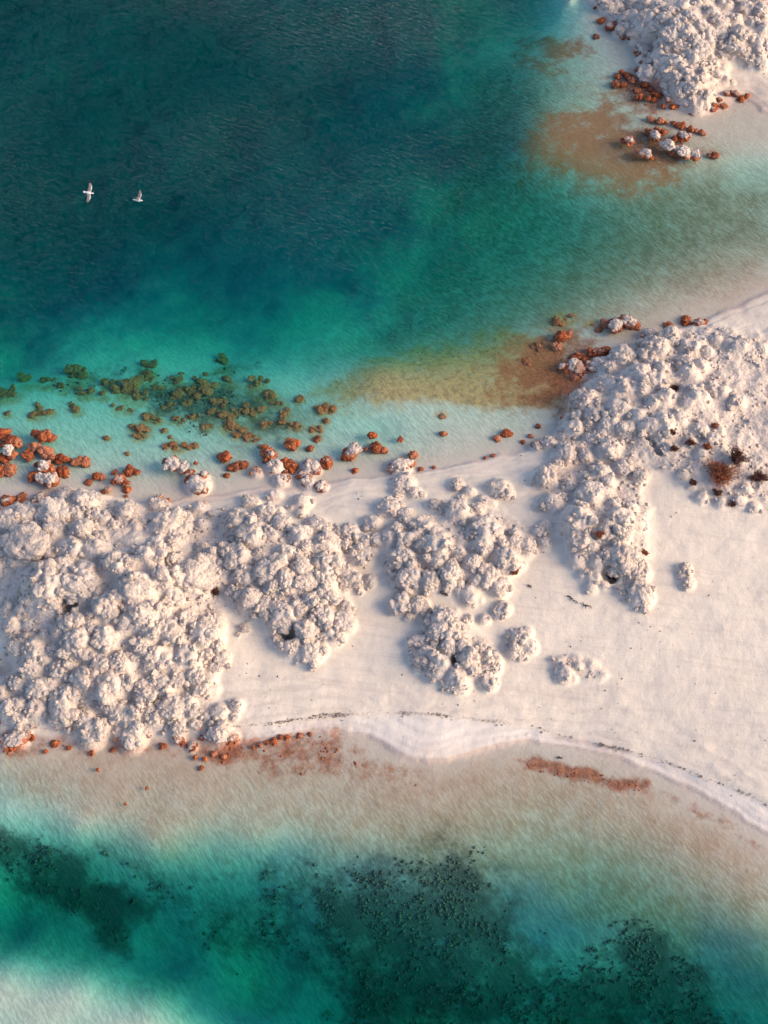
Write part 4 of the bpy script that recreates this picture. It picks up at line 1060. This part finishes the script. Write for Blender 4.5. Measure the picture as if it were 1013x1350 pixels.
# ------------------------------------------------------------------ countless small stuff
def scatter(name, n, cover, size, mat, zlift, zr, label_mat=None, boxpx=(0, 0, 1013, 1350), seed=1, squash=.6, base=ICO2, tries=12):
    """one object of many tiny lumps spread where `cover` says"""
    r = np.random.default_rng(seed)
    px = r.uniform(boxpx[0], boxpx[2], n * tries); py = r.uniform(boxpx[1], boxpx[3], n * tries)
    x, y = plan(px, py, zr)
    i = np.clip(np.searchsorted(GX, x), 0, nx - 1); j = np.clip(np.searchsorted(GY, y), 0, ny - 1)
    keep = np.nonzero(r.random(len(x)) < cover(i, j, x, y))[0][:n]
    x, y, i, j = x[keep], y[keep], i[keep], j[keep]
    z = H2[j, i] + zlift
    BV, BF = base; nv = len(BV)
    m = len(x); R = size[0] + (size[1] - size[0]) * r.random(m) ** 2.5
    lump = 1 + r.normal(0, .16, (m, nv, 1))
    ang = r.uniform(0, 6.283, m); ca, sa = np.cos(ang), np.sin(ang)
    W = BV[None] * lump * R[:, None, None] * np.stack([r.uniform(.8, 1.5, m), r.uniform(.7, 1.1, m), np.full(m, squash)], 1)[:, None, :]
    X = W[..., 0] * ca[:, None] - W[..., 1] * sa[:, None] + x[:, None]
    Y = W[..., 0] * sa[:, None] + W[..., 1] * ca[:, None] + y[:, None]
    P = np.stack([X, Y, W[..., 2] + z[:, None]], -1).reshape(-1, 3)
    Fc = (BF[None] + (np.arange(m) * nv)[:, None, None]).reshape(-1, 3)
    o = link(name, raw_mesh(name, P, Fc), mat)
    o["kind"] = "stuff"
    return o
C2 = {k: v.reshape(XX.shape) for k, v in COV.items()}
ICO1 = ico(1)
NZ = fbm(XX, YY, 1.1, 4, .6)
M_WEED = mat_plain("bottom_weed", (.16, .125, .085), (.09, .08, .065), 5)
M_RUBBLE = mat_plain("rust_rubble", RUST_A, RUST_B, 6)
M_PEBBLE = mat_plain("dark_pebble", (.15, .12, .11), (.32, .27, .25), 4)
tag(scatter("water_weed", 10000, lambda i, j, x, y: sstep(.0, .40, C2["weed"][j, i] * .62 + NZ[j, i] - .72) * (H2[j, i] < -.2) * (C2["weed"][j, i] > .12), (.03, .11), M_WEED, .02, -1, seed=3, base=ICO1, squash=.8),
    "dark tufts of weed on the lake bed", "weed")
tag(scatter("rust_rubble", 2600, lambda i, j, x, y: sstep(.0, .2, C2["rust"][j, i] * .8 + NZ[j, i] - .85) * (H2[j, i] < .2) * (H2[j, i] > -.22), (.025, .09), M_RUBBLE, .01, 0, seed=4, base=ICO1),
    "rust-orange algae-coated rubble along the waterline", "rubble")
tag(scatter("crust_rubble", 5000, lambda i, j, x, y: sstep(.25, .8, C2["crust"][j, i]) * (.2 + .8 * (NZ[j, i] > .5)) * (H2[j, i] > .25), (.04, .17), M_ROCK, .02, .6, seed=5, base=ICO1),
    "pale crumbs of tufa between the heads", "rubble")
tag(scatter("beach_pebbles", 1500, lambda i, j, x, y: (H2[j, i] > .12) * (.04 + C2["wrack"][j, i] * 2 + .10 * (NZ[j, i] > .58)), (.02, .07), M_PEBBLE, .01, .4, seed=6, base=ICO1),
    "dark pebbles and bits of debris on the sand", "pebbles")
M_WRACK = mat_plain("wrack", (.20, .15, .12), (.36, .29, .24), 8)
def wrack_cover(i, j, x, y):
    ds = seg_dist(x, y, SCARP, False) + .22 * (fbm(x, y, .8, 3) - .5)
    return np.exp(-(ds / .07) ** 2) * sstep(.35, .65, fbm(x + 5, y, 2.0, 3)) * (H2[j, i] > .1)
tag(scatter("wrack_line", 1000, wrack_cover, (.02, .07), M_WRACK, .01, .35, boxpx=(290, 925, 1020, 1080), seed=8, squash=.35, base=ICO1, tries=60),
    "dark crumbs of dried weed along the beach scarp", "wrack")
